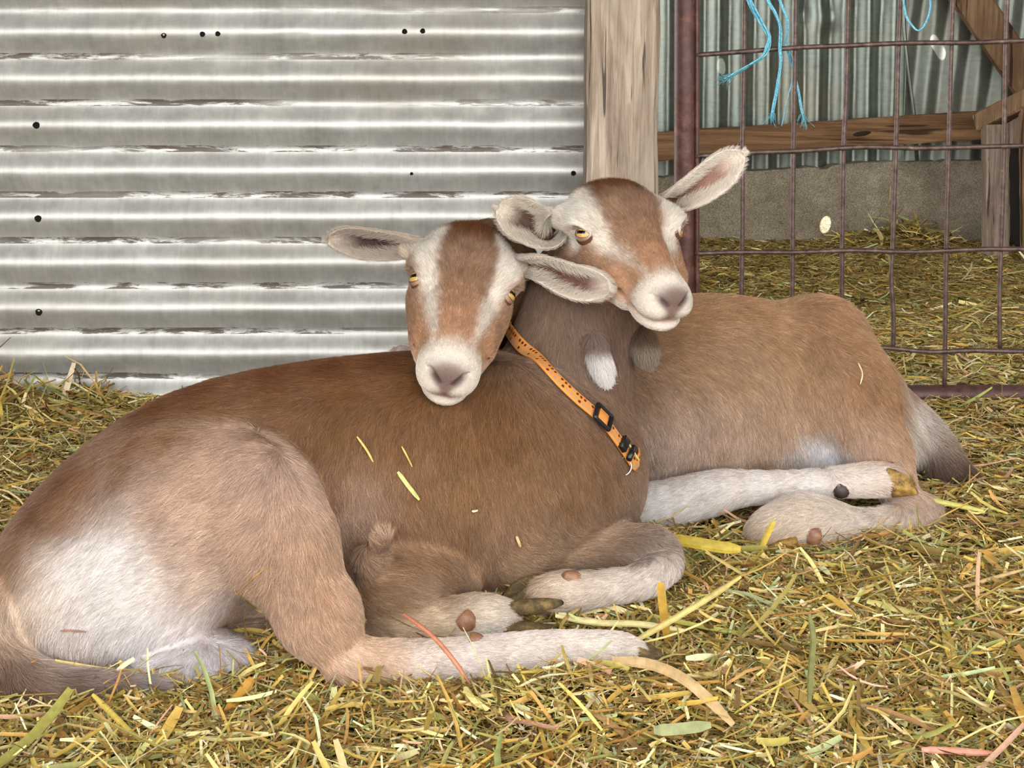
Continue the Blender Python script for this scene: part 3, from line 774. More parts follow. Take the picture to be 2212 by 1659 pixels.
def claw_geo(base, d, up, ln, h, wd, seed=0):
    """one toe of a cloven hoof: deep at the heel, wedge toe, flat sole"""
    r = np.random.default_rng(seed); d = nrm(d); up = nrm(np.asarray(up, float) - d * np.dot(up, d)); sd = np.cross(d, up)
    V = []; K = 14; S = 9
    for i in range(S):
        t = i / (S - 1); hh = h * (1.0, 1.02, 1.0, .96, .90, .82, .73, .62, .42)[i]; ww = wd * (.92, 1.0, 1.02, 1, .97, .90, .80, .66, .42)[i]
        cz = -(h - hh) * .5 * .95
        for j in range(K):
            a = 2 * math.pi * j / K; x, y = math.cos(a), math.sin(a)
            yy = max(y, -.62) if y < 0 else y * (1 - .15 * t)
            V.append(base + d * ln * t * (1 + .10 * (-yy)) + up * (hh * .5 * yy / (1 if yy > 0 else .8) + cz) + sd * ww * .5 * x * (1 - .25 * max(0, yy)) + r.normal(0, .0003, 3))
    Fc = [(i * K + j, i * K + (j + 1) % K, (i + 1) * K + (j + 1) % K, (i + 1) * K + j) for i in range(S - 1) for j in range(K)]
    Fc += [tuple(range(K - 1, -1, -1)), tuple((S - 1) * K + j for j in range(K))]
    return np.array(V), Fc
def hoof(base, d, up, ln, h, wd, parent, mat, spread=.5, name='hoof', seed=0):
    d = nrm(d); up = nrm(np.asarray(up, float) - d * np.dot(up, d)); sd = np.cross(d, up)
    for q in (-1, 1):
        V, Fc = claw_geo(base + sd * q * wd * .52, d + sd * q * spread * .12, up, ln, h, wd, seed + q)
        mesh_py(name, V, Fc, mat, parent, smooth=True)
def dewclaw(c, d, r_, ln, parent, mat=None):
    d = nrm(d); up = nrm(np.cross(d, (.3, .2, 1.)))
    sd = np.cross(d, up); V = []; S, K = 7, 12
    for i in range(S):
        t = i / (S - 1); rr = r_ * (1, 1.06, 1.07, 1.02, .90, .66, .25)[i]
        V += [c + d * ln * (t - .3) + rr * (math.cos(a) * up * .8 + math.sin(a) * sd) for a in np.linspace(0, 2 * math.pi, K, endpoint=False)]
    Fc = [(i * K + j, i * K + (j + 1) % K, (i + 1) * K + (j + 1) % K, (i + 1) * K + j) for i in range(S - 1) for j in range(K)]
    Fc += [tuple(range(K - 1, -1, -1)), tuple((S - 1) * K + j for j in range(K))]
    return mesh_py('dewclaw', V, Fc, mat or m_dew, parent, smooth=True)

def finish_goat(name, label, b, hb, f, var, table, lo, hi, hcut, nhair, nhead, seed, hd_lo, hd_hi, eyes):
    """one continuous skin: body grid at 3.2 mm, head grid at 1.7 mm, met inside the upper neck"""
    def build(lo_, hi_, h, keep):
        g, l0 = b.grid(lo_, hi_, h); V, Q = nets(g, l0, h); V = relax(V, Q, 2, .4)
        m = keep(V[Q].mean(1)); Q = Q[m]; u, inv = np.unique(Q, return_inverse=True); return V[u], inv.reshape(Q.shape)
    V1, Q1 = build(lo, hi, .0034, lambda c: ~hcut(c, -.0012))
    V2, Q2 = build(hd_lo, hd_hi, .0018, lambda c: hcut(c, .0012))
    V = np.vstack([V1, V2]); Q = np.vstack([Q1, Q2 + len(V1)])
    # anchors: where the coat colour and its lie are known, on the skin itself
    A, CV, S = [], [], []
    for row in table:
        px, py, rgb, dr, ln = row[:5]; s = row[5] if len(row) > 5 else 1.0
        p = b.hit(px, py) if len(row) < 7 else P(px, py, row[6])
        if p is None: continue
        dv = P(px + dr[0] * 20, py + dr[1] * 20, p[1]) - p
        A.append(p); CV.append(np.concatenate([lin(rgb), nrm(dv), [ln]])); S.append(s)
    A, CV, S = np.array(A), np.array(CV), np.array(S)
    def field(p):
        q = p + .006 * np.stack([vnoise(p, 60, 1), vnoise(p, 60, 2), vnoise(p, 60, 3)], 1) + .004 * np.stack([vnoise(p, 200, 1), vnoise(p, 200, 2), vnoise(p, 200, 3)], 1)
        q[:, 2] = np.maximum(q[:, 2], .0)
        o = shepard(q, A, CV, S, 5.0)
        hd = hb.ev(p); l = f.loc(p)
        hw = np.clip((.007 - hd) / .006, 0, 1) * np.clip((l[:, 1] + .118) / .02, 0, 1)
        hc = head_col(l, var); hw = hw[:, None]
        hflow = (-np.ones((len(l), 1)) * f.y[None] + np.sign(l[:, :1]) * np.clip(np.abs(l[:, :1]) * 14, 0, .8) * f.x[None])
        dn = (l[:, 1:2] < -.045) * 1.0
        o[:, :3] = o[:, :3] * (1 - hw) + hc * hw
        o[:, 3:6] = o[:, 3:6] * (1 - hw) + hflow * hw
        nosez = (l[:, 1] > .138) & (np.abs(l[:, 0]) < .022) & (l[:, 2] > -.012)
        hl = np.where(nosez, .6, np.interp(l[:, 1], [-.1, -.06, 0, .08, .14], [15, 11, 7, 5, 3]))
        o[:, 6] = o[:, 6] * (1 - hw[:, 0]) + hl * hw[:, 0]
        return o, hw[:, 0], l
    o, _, _ = field(V)
    root = bpy.data.objects.new(name, None); col.objects.link(root)
    root.location = (float(V[:, 0].mean()), float(V[:, 1].mean()), 0.0)
    tag(root, label, 'goat', 'the two resting goats')
    skin = mesh_np('body', V, Q, m_skin, None, True, colors=np.clip(o[:, :3] * .82, 0, 1))
    # fur
    camp = np.array([0, 0, CAMH])
    def wf(c, n):
        vd = camp - c; vd /= np.linalg.norm(vd, axis=1)[:, None]
        fc = (n * vd).sum(1); w = np.clip(fc * 1.6 + .75, .12, 1)
        w *= np.where(c[:, 2] < -.01, .0, 1)
        w *= np.clip(1.75 / np.linalg.norm(camp - c, axis=1), .7, 1.3) ** 2
        return w
    def fur(nm, n, sel, rad, sd):
        ro, no_ = scatter(V, Q, n, lambda c, q: wf(c, q) * sel(c), sd)
        o, hw, l = field(ro)
        keep = np.ones(len(ro), bool)
        for (c, e, rr) in eyes:
            dd = ro - c; al = dd @ e; keep &= ~((np.linalg.norm(dd - al[:, None] * e, axis=1) < rr * .80) & (al > 0) & (al < 2 * rr))
        r = np.random.default_rng(sd)
        clump = 1 + .16 * vnoise(ro, 240, 4)[:, None] + .10 * vnoise(ro, 55, 8)[:, None]
        cc = o[:, :3] * clump * np.exp(r.normal(0, .27, (len(ro), 1)))
        tipw = (r.random((len(ro), 1)) < .10); cc = np.where(tipw, cc * 1.35 + .03, cc)
        fl = o[:, 3:6] + .22 * np.stack([vnoise(ro, 38, 11), vnoise(ro, 38, 12), vnoise(ro, 38, 13)], 1)
        k = keep & (o[:, 6] > 1.0)
        return hair_object(nm, ro[k] - no_[k] * .0006, no_[k], fl[k], o[k, 6] * .001, cc[k], np.where(hw[k] > .5, .42, .30), None, rad=rad, seed=sd, npt=4 if nm != 'x' else 3)
    f1 = fur('fur', nhair, lambda c: np.where(hcut(c, 0), 0.0, 1.0), .00017, seed)
    f2 = fur('face_fur', nhead, lambda c: np.where(hcut(c, 0), 1.0, 0.0), .00010, seed + 1)
    bpy.context.view_layer.update()
    for o_ in (skin, f1, f2):
        o_.parent = root; o_.matrix_parent_inverse = Matrix.Translation(-root.location)
    return root, field
def adopt(root, o):
    o.parent = root; o.matrix_parent_inverse = Matrix.Translation(-root.location); return o
# ------------------------------------------------------------------ goat with the collar (lies in front, rump left, head right)
A = Body()
A.chain([(90, 1315, 1.49, 135), (240, 1200, 1.50, 202), (450, 1094, 1.54, 245), (700, 1052, 1.58, 260), (950, 1032, 1.62, 262), (1120, 1018, 1.65, 240), (1215, 1010, 1.66, 165)], k=.02, n=22)
A.cone(P(1235, 960, 1.63), P(1262, 1060, 1.61), R(105, 1.63), R(92, 1.61), .05)           # breast
A.ell(P(1130, 990, 1.575), (.075, .05, .10), .05)                                        # shoulder
A.ell(P(415, 1095, 1.44), (R(205, 1.44), .075, R(178, 1.44)), .03)                        # haunch
A.cone(P(400, 1160, 1.43), P(550, 1095, 1.405), R(160, 1.43), R(132, 1.41), .025)
A.cone(P(515, 1030, 1.440), P(612, 1185, 1.38), R(86, 1.43), R(110, 1.385), .04)
A.cone(P(612, 1185, 1.38), P(690, 1330, 1.36), R(110, 1.385), R(82, 1.362), .015)
A.cone(P(690, 1330, 1.362), P(752, 1432, 1.352), R(82, 1.362), R(47, 1.352), .02)
A.chain([(752, 1436, 1.352, 50), (820, 1441, 1.352, 47), (900, 1436, 1.352, 43), (1040, 1424, 1.352, 41), (1170, 1410, 1.352, 38), (1290, 1404, 1.352, 32), (1370, 1408, 1.35, 26)], k=.014, n=18)
A.ell(P(235, 1290, 1.435), (R(235, 1.435), .085, R(160, 1.435)), .05)                     # buttock
A.ell(P(400, 1432, 1.400), (R(168, 1.4), .055, R(66, 1.4)), .008)                     # udder
A.ell(P(590, 1440, 1.43), (R(95, 1.44), .05, R(58, 1.44)), .010); A.ell(P(560, 1395, 1.475), (R(120, 1.46), .05, R(80, 1.46)), .010)
A.chain([(40, 1280, 1.42, 55), (-2, 1350, 1.385, 58), (-8, 1430, 1.36, 62), (70, 1488, 1.335, 52), (190, 1498, 1.33, 38), (290, 1496, 1.33, 22), (345, 1488, 1.335, 9)], k=.012, n=22)  # tail
A.ell(P(860, 1240, 1.505), (R(148, 1.515), .085, R(106, 1.515)), .014)                     # belly
A.cone(P(950, 1240, 1.50), P(985, 1262, 1.50), R(62, 1.5), R(45, 1.5), .02)
A.cone(P(800, 1205, 1.435), P(832, 1162, 1.405), R(30, 1.43), R(11, 1.41), .012)            # flank tuft
A.ell(P(1120, 1160, 1.585), (R(90, 1.58), .06, R(100, 1.58)), .03)
A.chain([(1140, 1196, 1.58, 62), (1220, 1188, 1.572, 50), (1310, 1188, 1.565, 45), (1380, 1196, 1.555, 46), (1420, 1206, 1.540, 48)], k=.018, n=12)
A.chain([(1430, 1220, 1.525, 44), (1385, 1255, 1.500, 38), (1300, 1271, 1.49, 36), (1235, 1278, 1.49, 44), (1180, 1286, 1.49, 41)], k=.003, n=12)
A.chain([(760, 1385, 1.44, 46), (850, 1366, 1.44, 44), (940, 1350, 1.44, 42), (1010, 1340, 1.44, 46), (1085, 1335, 1.44, 40)], k=.012, n=12)
A.chain([(1185, 960, 1.66, 146), (1205, 880, 1.665, 122), (1226, 800, 1.67, 104), (1246, 720, 1.675, 100), (1268, 640, 1.68, 94), (1296, 570, 1.685, 88)], k=.03, n=18)
fA = Frame(P(1242, 534, 1.590), P(1466, 478, 1.674), P(1454, 652, 1.530), k=1.02, kx=.93)
fA.mw = .86
A.cone(P(1285, 620, 1.675), fA.w(0, -.05, -.035), R(95, 1.67), .042, .03)
A.cone(P(1305, 690, 1.66), fA.w(0, .01, -.06), R(50, 1.65), .026, .035)
HA = Body(); add_head(HA, fA); add_head(A, fA)
tabA = []
def T(tab, px, py, rgb, dr, ln=14, s=1.0, *y): tab.append((px, py, rgb, dr, ln, s, *y))
dk, md = (96, 55, 27), (148, 106, 72)
for px, py, c, d in [(22, 1225, (140, 100, 68), (-.2, 1)), (45, 1185, (122, 80, 50), (-.3, 1)), (90, 1110, dk, (-.5, 1)), (160, 1030, dk, (-.8, .8)), (120, 1100, (124, 82, 52), (-.5, 1)), (140, 1000, dk, (-1, .6)), (250, 915, dk, (-1, .4)), (350, 885, dk, (-1, .3)), (450, 850, dk, (-1, .3)), (600, 820, dk, (-1, .25)), (720, 800, dk, (-1, .25)), (860, 790, dk, (-1, .4)), (450, 880, (118, 77, 46), (-1, .3)), (600, 860, (116, 76, 46), (-1, .3)), (750, 850, (126, 84, 52), (-.8, .6)),
        (900, 850, (134, 92, 58), (-.5, 1)), (1060, 870, (124, 86, 56), (-.3, 1)), (150, 1100, (140, 98, 66), (-.5, 1)), (190, 1040, (134, 92, 58), (-.8, .7)), (300, 960, (128, 86, 54), (-1, .5)), (30, 1250, (152, 114, 84), (0, 1)), (140, 1120, (150, 110, 80), (-.4, 1)),
        (500, 895, (140, 104, 76), (-.6, 1)), (380, 950, (134, 92, 60), (-1, .5)), (270, 1030, (136, 96, 64), (-1, .5)), (210, 1100, (146, 106, 76), (-.8, .8)),
        (520, 950, (186, 152, 130), (-.5, 1)), (590, 1000, (196, 164, 146), (-.3, 1)), (560, 955, (180, 146, 122), (-.4, 1)), (545, 1040, (192, 158, 138), (-.5, 1)), (430, 1040, (184, 146, 118), (-1, .3)), (350, 1110, (176, 138, 110), (-1, .2)), (640, 1080, (192, 156, 134), (.1, 1)), (500, 1120, (184, 148, 122), (-1, .2)), (600, 1180, (186, 148, 120), (-.2, 1)), (680, 1180, (184, 144, 112), (.3, 1)), (450, 1200, (182, 146, 120), (-1, .1)), (560, 1270, (180, 142, 114), (-.7, .7)), (700, 1280, (184, 142, 108), (.4, 1)), (650, 1350, (186, 146, 116), (.2, 1)), (730, 1370, (190, 150, 116), (.4, 1)), (690, 1410, (192, 152, 120), (.3, 1)), (500, 1320, (180, 142, 114), (-.9, .5)), (370, 1190, (178, 142, 116), (-1, .1)), (430, 1270, (184, 150, 126), (-1, .2)), (560, 1360, (178, 142, 116), (-.6, .6)),
        (600, 925, (140, 100, 70), (-.3, 1)), (680, 960, (138, 98, 66), (-.3, 1)), (740, 930, (140, 100, 66), (-.3, 1)), (720, 1050, (150, 112, 82), (-.1, 1)), (765, 1090, (184, 152, 134), (0, 1)), (790, 1130, (170, 136, 114), (.3, 1)), (832, 1166, (206, 176, 150), (-.6, -1)), (815, 1180, (186, 150, 124), (-.3, -1)), (850, 960, (148, 106, 72), (-.25, 1)), (900, 1060, (150, 110, 76), (-.2, 1)), (860, 1130, (146, 106, 76), (-.1, 1)), (1000, 950, (146, 104, 70), (-.15, 1)), (1000, 1060, (152, 112, 78), (-.15, 1)), (1000, 1160, (144, 106, 76), (-.2, 1)), (1100, 950, (136, 96, 64), (0, 1)), (1120, 1050, (156, 116, 84), (0, 1)), (1080, 1130, (166, 130, 104), (0, 1)), (1050, 1210, (156, 124, 100), (-.1, 1)), (1220, 1000, (146, 108, 80), (.2, 1)), (1240, 1080, (144, 108, 80), (.1, 1)), (1310, 1050, (134, 100, 74), (.2, 1)), (1180, 900, (132, 96, 68), (.2, 1)), (1280, 960, (138, 102, 76), (.4, 1)),
        (780, 1180, (150, 118, 94), (.6, .8)), (850, 1220, (142, 102, 72), (.8, .5)), (950, 1230, (128, 90, 60), (.8, .2)), (850, 1300, (134, 96, 66), (.9, .1)), (780, 1280, (138, 102, 72), (.7, .5)), (960, 1290, (112, 78, 54), (.9, 0)),
        (1130, 1190, (158, 124, 100), (1, .2)), (1250, 1160, (144, 110, 86), (1, .1)), (1350, 1170, (116, 88, 70), (1, .2)), (1430, 1180, (118, 92, 76), (.7, .8)), (1300, 1212, (116, 88, 68), (1, .1)), (1390, 1205, (114, 88, 70), (.8, .4)), (1180, 1225, (144, 112, 88), (1, .1))]:
    T(tabA, px, py, c, d, 15)
wh, cr = (234, 227, 222), (226, 206, 188)
tabA = [t if t[2][0] >= 160 else (t[0], t[1], (t[2][0] * .97, t[2][1] * .975, t[2][2] * .92)) + t[3:] for t in tabA]
tabA = [t if not (168 < t[2][0] < 200) else (t[0], t[1], tuple(min(255, .84 * (v * 1.10) + .16 * sum(t[2]) / 3 * 1.10) for v in t[2])) + t[3:] for t in tabA]
for px, py, c, d in [(190, 1175, wh, (-.8, 1)), (250, 1180, wh, (-.8, .8)), (290, 1200, wh, (-1, .4)), (150, 1230, wh, (-.6, 1)), (250, 1260, wh, (-1, .3)), (320, 1260, (236, 224, 214), (-1, .3)), (60, 1300, cr, (-.2, 1)), (100, 1290, (236, 222, 206), (-.4, 1)), (120, 1370, (226, 216, 210), (-.5, 1)), (200, 1350, wh, (-.8, .6)), (330, 1330, wh, (-1, .4)), (400, 1340, (234, 222, 214), (-1, .3)), (40, 1340, (212, 184, 156), (0, 1)),
        (300, 1410, (226, 222, 228), (-.5, .8)), (400, 1410, (228, 220, 222), (0, 1)), (480, 1450, (214, 210, 218), (.4, 1)), (350, 1460, (224, 220, 226), (-.2, 1)), (540, 1430, (206, 202, 206), (.4, 1)), (600, 1440, (170, 160, 158), (.4, 1)), (580, 1400, (120, 104, 96), (.4, 1))]:  # last anchor: shadow between udder and shin put into the coat colour
    T(tabA, px, py, c, d, 9, 1.1)
for px, py, c, d, ln in [(15, 1390, (176, 142, 118), (.1, 1), 16), (10, 1440, (98, 62, 40), (.2, 1), 26), (40, 1500, (100, 66, 44), (1, .4), 30), (120, 1510, (98, 66, 46), (1, .1), 34), (120, 1460, (112, 80, 60), (1, .1), 24), (220, 1478, (124, 94, 76), (1, 0), 26), (220, 1505, (88, 58, 40), (1, .05), 34), (320, 1488, (96, 68, 50), (1, 0), 34),
        (760, 1460, (226, 196, 174), (1, .3), 7), (810, 1435, (220, 190, 166), (1, .1), 7), (790, 1410, (200, 164, 134), (.6, .8), 9), (900, 1430, (236, 220, 210), (1, 0), 7), (1000, 1420, (236, 222, 214), (1, 0), 7), (1150, 1405, (236, 222, 212), (1, 0), 7), (1280, 1400, (232, 218, 206), (1, 0), 7),
        (860, 1365, (216, 190, 158), (1, -.1), 7), (950, 1350, (224, 200, 170), (1, -.1), 7), (1050, 1330, (232, 214, 190), (1, -.1), 7), (1050, 1370, (206, 204, 206), (1, .2), 8), (790, 1380, (200, 168, 134), (1, 0), 8),
        (1462, 1232, (226, 212, 202), (-.3, 1), 7), (1440, 1240, (232, 218, 208), (-1, .4), 7), (1400, 1242, (232, 218, 208), (-1, .2), 7), (1420, 1262, (232, 218, 208), (-1, .2), 7), (1340, 1262, (230, 216, 204), (-1, .1), 7), (1240, 1270, (228, 214, 198), (-1, .1), 7), (1190, 1285, (216, 190, 160), (-1, .1), 7),
        (1180, 720, (136, 114, 98), (.1, 1), 13), (1250, 700, (134, 112, 98), (.1, 1), 13), (1330, 700, (122, 98, 82), (.1, 1), 13), (1200, 800, (146, 124, 110), (.2, 1), 13), (1290, 790, (142, 120, 108), (.1, 1), 13), (1335, 850, (128, 100, 80), (.1, 1), 13), (1160, 760, (124, 94, 70), (.2, 1), 13), (1240, 860, (136, 108, 88), (.3, 1), 13), (1300, 900, (134, 104, 84), (.3, 1), 13), (1230, 640, (124, 102, 86), (.2, 1), 13), (1340, 640, (124, 98, 80), (.2, 1), 13)]:
    T(tabA, px, py, c, d, ln)
def cutA(c, e): return (((c - fA.w(0, -.085, -.055)) @ nrm(fA.w(0, .02, .05) - fA.w(0, -.09, -.06))) > -e) & (np.linalg.norm(c - fA.w(0, .02, -.02), axis=1) < .155 + e)
lo = P(-90, 1500, 1.50); hdl = fA.w(0, .02, -.02)
# eye positions first: the coat leaves them free
def eye_info(f, q): return (f.w(q * EYE[0], EYE[1], EYE[2]), nrm(q * .80 * f.x + .20 * f.y + .60 * f.z), .0142 * f.s)
goatA, fieldA = finish_goat('goat', 'brown goat in front wearing the orange collar, white rump at the left', A, HA, fA, 1, tabA,
    (P(-110, 1200, 1.5)[0], 1.28, -.03), (P(1560, 1200, 1.6)[0], 1.80, .46), cutA, 430000, 130000, 21, hdl - .17, hdl + .17, [eye_info(fA, -1), eye_info(fA, 1)])
for q, lc in ((-1, 1), (1, 1)):
    n0 = set(bpy.data.objects); make_eye(fA, q, None, lc, open_=(.26, -.46), level=nrm(P(1280, 525, 1.6) - P(1230, 512, 1.6)) if q < 0 else None)
    for o in set(bpy.data.objects) - n0: adopt(goatA, o)
def grab(root, fn):
    n0 = set(bpy.data.objects); fn(); [adopt(root, o) for o in set(bpy.data.objects) - n0 if o.parent is None]
grab(goatA, lambda: make_ear([fA.w(-.050, -.058, .0), P(1190, 500, 1.615), P(1130, 475, 1.615), P(1072, 448, 1.625)], (0.05, -1, .05), R(46, 1.62), None, (196, 180, 164), 31, rimc=(206, 194, 178), inc=(112, 88, 76), deep=(62, 34, 28)))
grab(goatA, lambda: make_ear([fA.w(.050, -.058, .0), P(1480, 425, 1.665), P(1545, 385, 1.66), P(1608, 332, 1.665)], (-.1, -1, -.25), R(40, 1.66), None, (222, 208, 194), 33, rimc=(232, 220, 206), inc=(186, 152, 136), deep=(140, 84, 64)))
# hooves, dewclaws
grab(goatA, lambda: hoof(P(1178, 1284, 1.505), P(1080, 1278, 1.50) - P(1178, 1284, 1.505), (0, -.1, 1), R(92, 1.5), R(78, 1.5), R(40, 1.5), None, m_hoof, seed=3))
grab(goatA, lambda: hoof(P(1092, 1338, 1.435), P(1210, 1332, 1.425) - P(1092, 1338, 1.435), (.1, -.9, .5), R(122, 1.43), R(44, 1.43), R(36, 1.43), None, m_hoof, spread=.9, seed=5))
grab(goatA, lambda: hoof(P(1372, 1410, 1.35), P(1440, 1425, 1.345) - P(1372, 1410, 1.35), (0, -.1, 1), R(70, 1.35), R(48, 1.35), R(28, 1.35), None, m_hoof, seed=6))
def dA(px, py, dx, dy, r_, ln, toward=.5):
    p = A.hit(px, py, 1.3, 1.7)
    if p is None: p = P(px, py, 1.45)
    n = A.normal(p); d = nrm(P(px + dx, py + dy, p[1]) - p)
    adopt(goatA, dewclaw(p - n * .0025, d + n * toward, r_, ln, None))
dA(1238, 1247, -12, -3, .0080, .018, .25); dA(1005, 1340, 10, 10, .0105, .017, .5); dA(1024, 1380, 10, 6, .008, .016, .5)
# wattles
def wattle(root, top, bot, r_, c1, c2, seed):
    b = Body(); q = spline([top, (top + bot) / 2 + np.array([-.001, -.002, 0]), bot], 8)
    for i in range(7): b.cone(q[i], q[i + 1], r_ * (.55, .7, .85, .95, 1, 1, .95)[i], r_ * (.7, .85, .95, 1, 1, .95, .85)[i], .004)
    lo_, hi_ = np.minimum(top, bot) - 2.2 * r_, np.maximum(top, bot) + 2.2 * r_
    g, l0 = b.grid(lo_, hi_, .0016); V, Q = nets(g, l0, .0016)
    t = np.clip((top[2] - V[:, 2]) / (top[2] - bot[2]), 0, 1)[:, None]; sm = np.clip((t - .2) / .25, 0, 1)
    o = adopt(root, mesh_np('wattle', V, Q, m_skin, None, True, colors=lin(c1) * (1 - sm) + lin(c2) * sm))
    ro, no_ = scatter(V, Q, 5000, None, seed); t = np.clip((top[2] - ro[:, 2]) / (top[2] - bot[2]), 0, 1)[:, None]; sm = np.clip((t - .2) / .25, 0, 1)
    cc = (lin(c1) * (1 - sm) + lin(c2) * sm) * np.random.default_rng(seed).uniform(.75, 1.1, (5000, 1))
    h = hair_object('wattle_fur', ro, no_, np.tile(bot - top, (5000, 1)), .014, cc, .5, None, rad=.0002, seed=seed); h.parent = o
    h.matrix_parent_inverse = o.matrix_parent_inverse if False else Matrix.Identity(4)
    return o
p1 = A.hit(1281, 722, 1.5, 1.8); p2 = A.hit(1299, 765, 1.5, 1.8)
wa = wattle(goatA, p1 + np.array([0, -.006, 0]), p2 + np.array([.002, -.013, -.018]), .0080, (142, 120, 108), (240, 234, 230), 41)
wa['label'] = 'white tipped wattle on the throat'
wb = wattle(goatA, P(1384, 715, 1.64), P(1396, 764, 1.635), .0095, (112, 90, 72), (158, 142, 126), 43)
wb['label'] = 'grey wattle below the chin'

# collar: strap laid on the neck, slider, clip buckle and ring
mst = NT('dotted_strap'); at = mst.n('ShaderNodeAttribute'); at.attribute_name = 'Col'
mst.l(at.outputs['Color'], mst.b.inputs['Base Color']); mst.set(Roughness=.42); mst.b.inputs['Specular IOR Level'].default_value = .4
mst.bump(mst.noise(mst.coord((1, 1, 1)), 900, 2), .15, .0004)
mbk = NT('black_plastic'); mbk.set(Base_Color=(*L3(30, 27, 28), 1), Roughness=.32)
mrg = NT('bright_ring'); mrg.set(Base_Color=(*L3(225, 222, 218), 1), Roughness=.16, Metallic=1.0)
collar = bpy.data.objects.new('collar', None); col.objects.link(collar)
cpx = [(1116, 727), (1128, 744), (1160, 785), (1200, 828), (1240, 866), (1272, 893), (1296, 915), (1322, 948), (1344, 980), (1360, 1004)]
q = spline([(a, b, 0) for a, b in cpx], 90); C0, N0 = [], []
last = 1.60
for a, b, _ in q:
    p = A.hit(a, b, 1.45, 1.85)
    if p is None: p = P(a, b, last + .004); N0.append(N0[-1] if N0 else np.array([0, -1, 0.])); C0.append(p); last = p[1]; continue
    last = p[1]; C0.append(p); N0.append(A.normal(p, .008))
C0 = np.array(C0); N0 = np.array(N0)
for _ in range(12):
    C0[1:-1] = .5 * C0[1:-1] + .25 * (C0[:-2] + C0[2:]); N0[1:-1] = .5 * N0[1:-1] + .25 * (N0[:-2] + N0[2:])
C0 += N0 / np.linalg.norm(N0, axis=1)[:, None] * .0072
# far half of the loop, round the back of the neck
mid = P(1235, 860, 1.70); e0, e1 = C0[-1], C0[0]
bk = spline([e0, e0 + np.array([.006, .03, .004]), mid + np.array([.055, .05, -.03]), mid + np.array([0, .085, .02]), mid + np.array([-.06, .05, .07]), e1 + np.array([-.004, .028, .002]), e1], 40)[1:-1]
Nb = np.array([nrm((p - mid) * np.array([1, 1, .3])) for p in bk])
Cc = np.vstack([C0, bk]); Nn = np.vstack([N0, Nb]); Nn /= np.linalg.norm(Nn, axis=1)[:, None]
for _ in range(14): Nn = .5 * Nn + .25 * (np.roll(Nn, 1, 0) + np.roll(Nn, -1, 0)); Nn /= np.linalg.norm(Nn, axis=1)[:, None]
m = len(Cc); tn = np.roll(Cc, -1, 0) - np.roll(Cc, 1, 0); tn /= np.linalg.norm(tn, axis=1)[:, None]
wd = np.cross(tn, Nn); wd /= np.linalg.norm(wd, axis=1)[:, None]; nn = np.cross(wd, tn)
seg = np.linalg.norm(np.roll(Cc, -1, 0) - Cc, axis=1); s_ = np.concatenate([[0], np.cumsum(seg)[:-1]])
HWD = R(14.5, 1.6); NS = 31; UP = 9
sN = int(s_[-1] / .0006); sf = np.linspace(0, s_[-1], sN)
def ip(Ar): return np.stack([np.interp(sf, s_, Ar[:, i]) for i in range(3)], 1)
Cf, Wf, Nf = ip(Cc), ip(wd), ip(nn)
V, C_ = [], []
vv = np.linspace(-1, 1, NS)
org, dot1, dot2 = lin((224, 148, 72)), lin((88, 44, 40)), lin((178, 150, 132))
PT = R(11.6, 1.6)
for i in range(sN):
    for v in vv:
        V.append(Cf[i] + Wf[i] * v * HWD + Nf[i] * .0008 * (1 - v ** 4))
        su = sf[i] / PT; k = round(su); row = 1 if v > 0 else 0          # two rows of dots, in groups of four
        hit_ = math.hypot(su - k, (abs(v) - .48) * HWD / PT) < .31
        C_.append((dot1 if ((row == 0 and k % 4 != 3) or (row == 1 and k % 4 == 1)) else dot2) if hit_ else org)
V = np.array(V); C_ = np.array(C_)
nf = len(V); back = V - np.repeat(Nf, NS, 0) * .0022
idx = np.arange(nf).reshape(sN, NS)
Fq = np.stack([idx[:-1, :-1], idx[:-1, 1:], idx[1:, 1:], idx[1:, :-1]], -1).reshape(-1, 4)
rim = np.concatenate([np.stack([idx[:-1, 0], idx[1:, 0], idx[1:, 0] + nf, idx[:-1, 0] + nf], -1), np.stack([idx[1:, -1], idx[:-1, -1], idx[:-1, -1] + nf, idx[1:, -1] + nf], -1)])
strap = mesh_np('strap', np.vstack([V, back]), np.vstack([Fq, Fq[:, ::-1] + nf, rim]), mst.m, None, True, colors=np.vstack([C_, np.tile(org, (nf, 1))]))
collar.location = tuple(Cc.mean(0)); collar['label'] = 'orange collar with brown dots and black slider round the front goat\'s neck'; collar['category'] = 'collar'
def cadopt(o): o.parent = collar; o.matrix_parent_inverse = Matrix.Translation(-collar.location); return o
cadopt(strap)
def at_px(px, py):
    d = [np.hypot(1106 + (p[0] * F / (p[1] * CP - (p[2] - CAMH) * SP)) - px, CYP - F * (p[1] * SP + (p[2] - CAMH) * CP) / (p[1] * CP - (p[2] - CAMH) * SP) - py) for p in Cf[:int(sN * .62)]]
    i = int(np.argmin(d)); t = nrm(Cf[min(i + 3, sN - 1)] - Cf[max(i - 3, 0)]); return Cf[i], t, Wf[i], Nf[i]
c0, t0, w0, n0_ = at_px(1293, 908)
def frame_ring(c, t, w, n, a, b, r_, sq=.16):
    pts = []
    for k in range(48):
        an = 2 * math.pi * k / 48; x, y = math.cos(an), math.sin(an)
        pts.append(c + t * a * np.sign(x) * abs(x) ** sq + w * b * np.sign(y) * abs(y) ** sq)
    pts.append(pts[0]); return tube_geo(pts, r_, 8, False)
cadopt(mesh_py('slider', *join_geo([frame_ring(c0 + n0_ * .0032, t0, w0, n0_, R(23, 1.6), R(19.5, 1.6), .0026)]), mbk.m, None, True))
V, Fc = board_geo(c0 + n0_ * .003 - t0 * R(14, 1.6) - w0 * 0, c0 + n0_ * .003 + t0 * R(14, 1.6), 2 * R(14, 1.6), .002, nz=6, wob=0, up=w0)
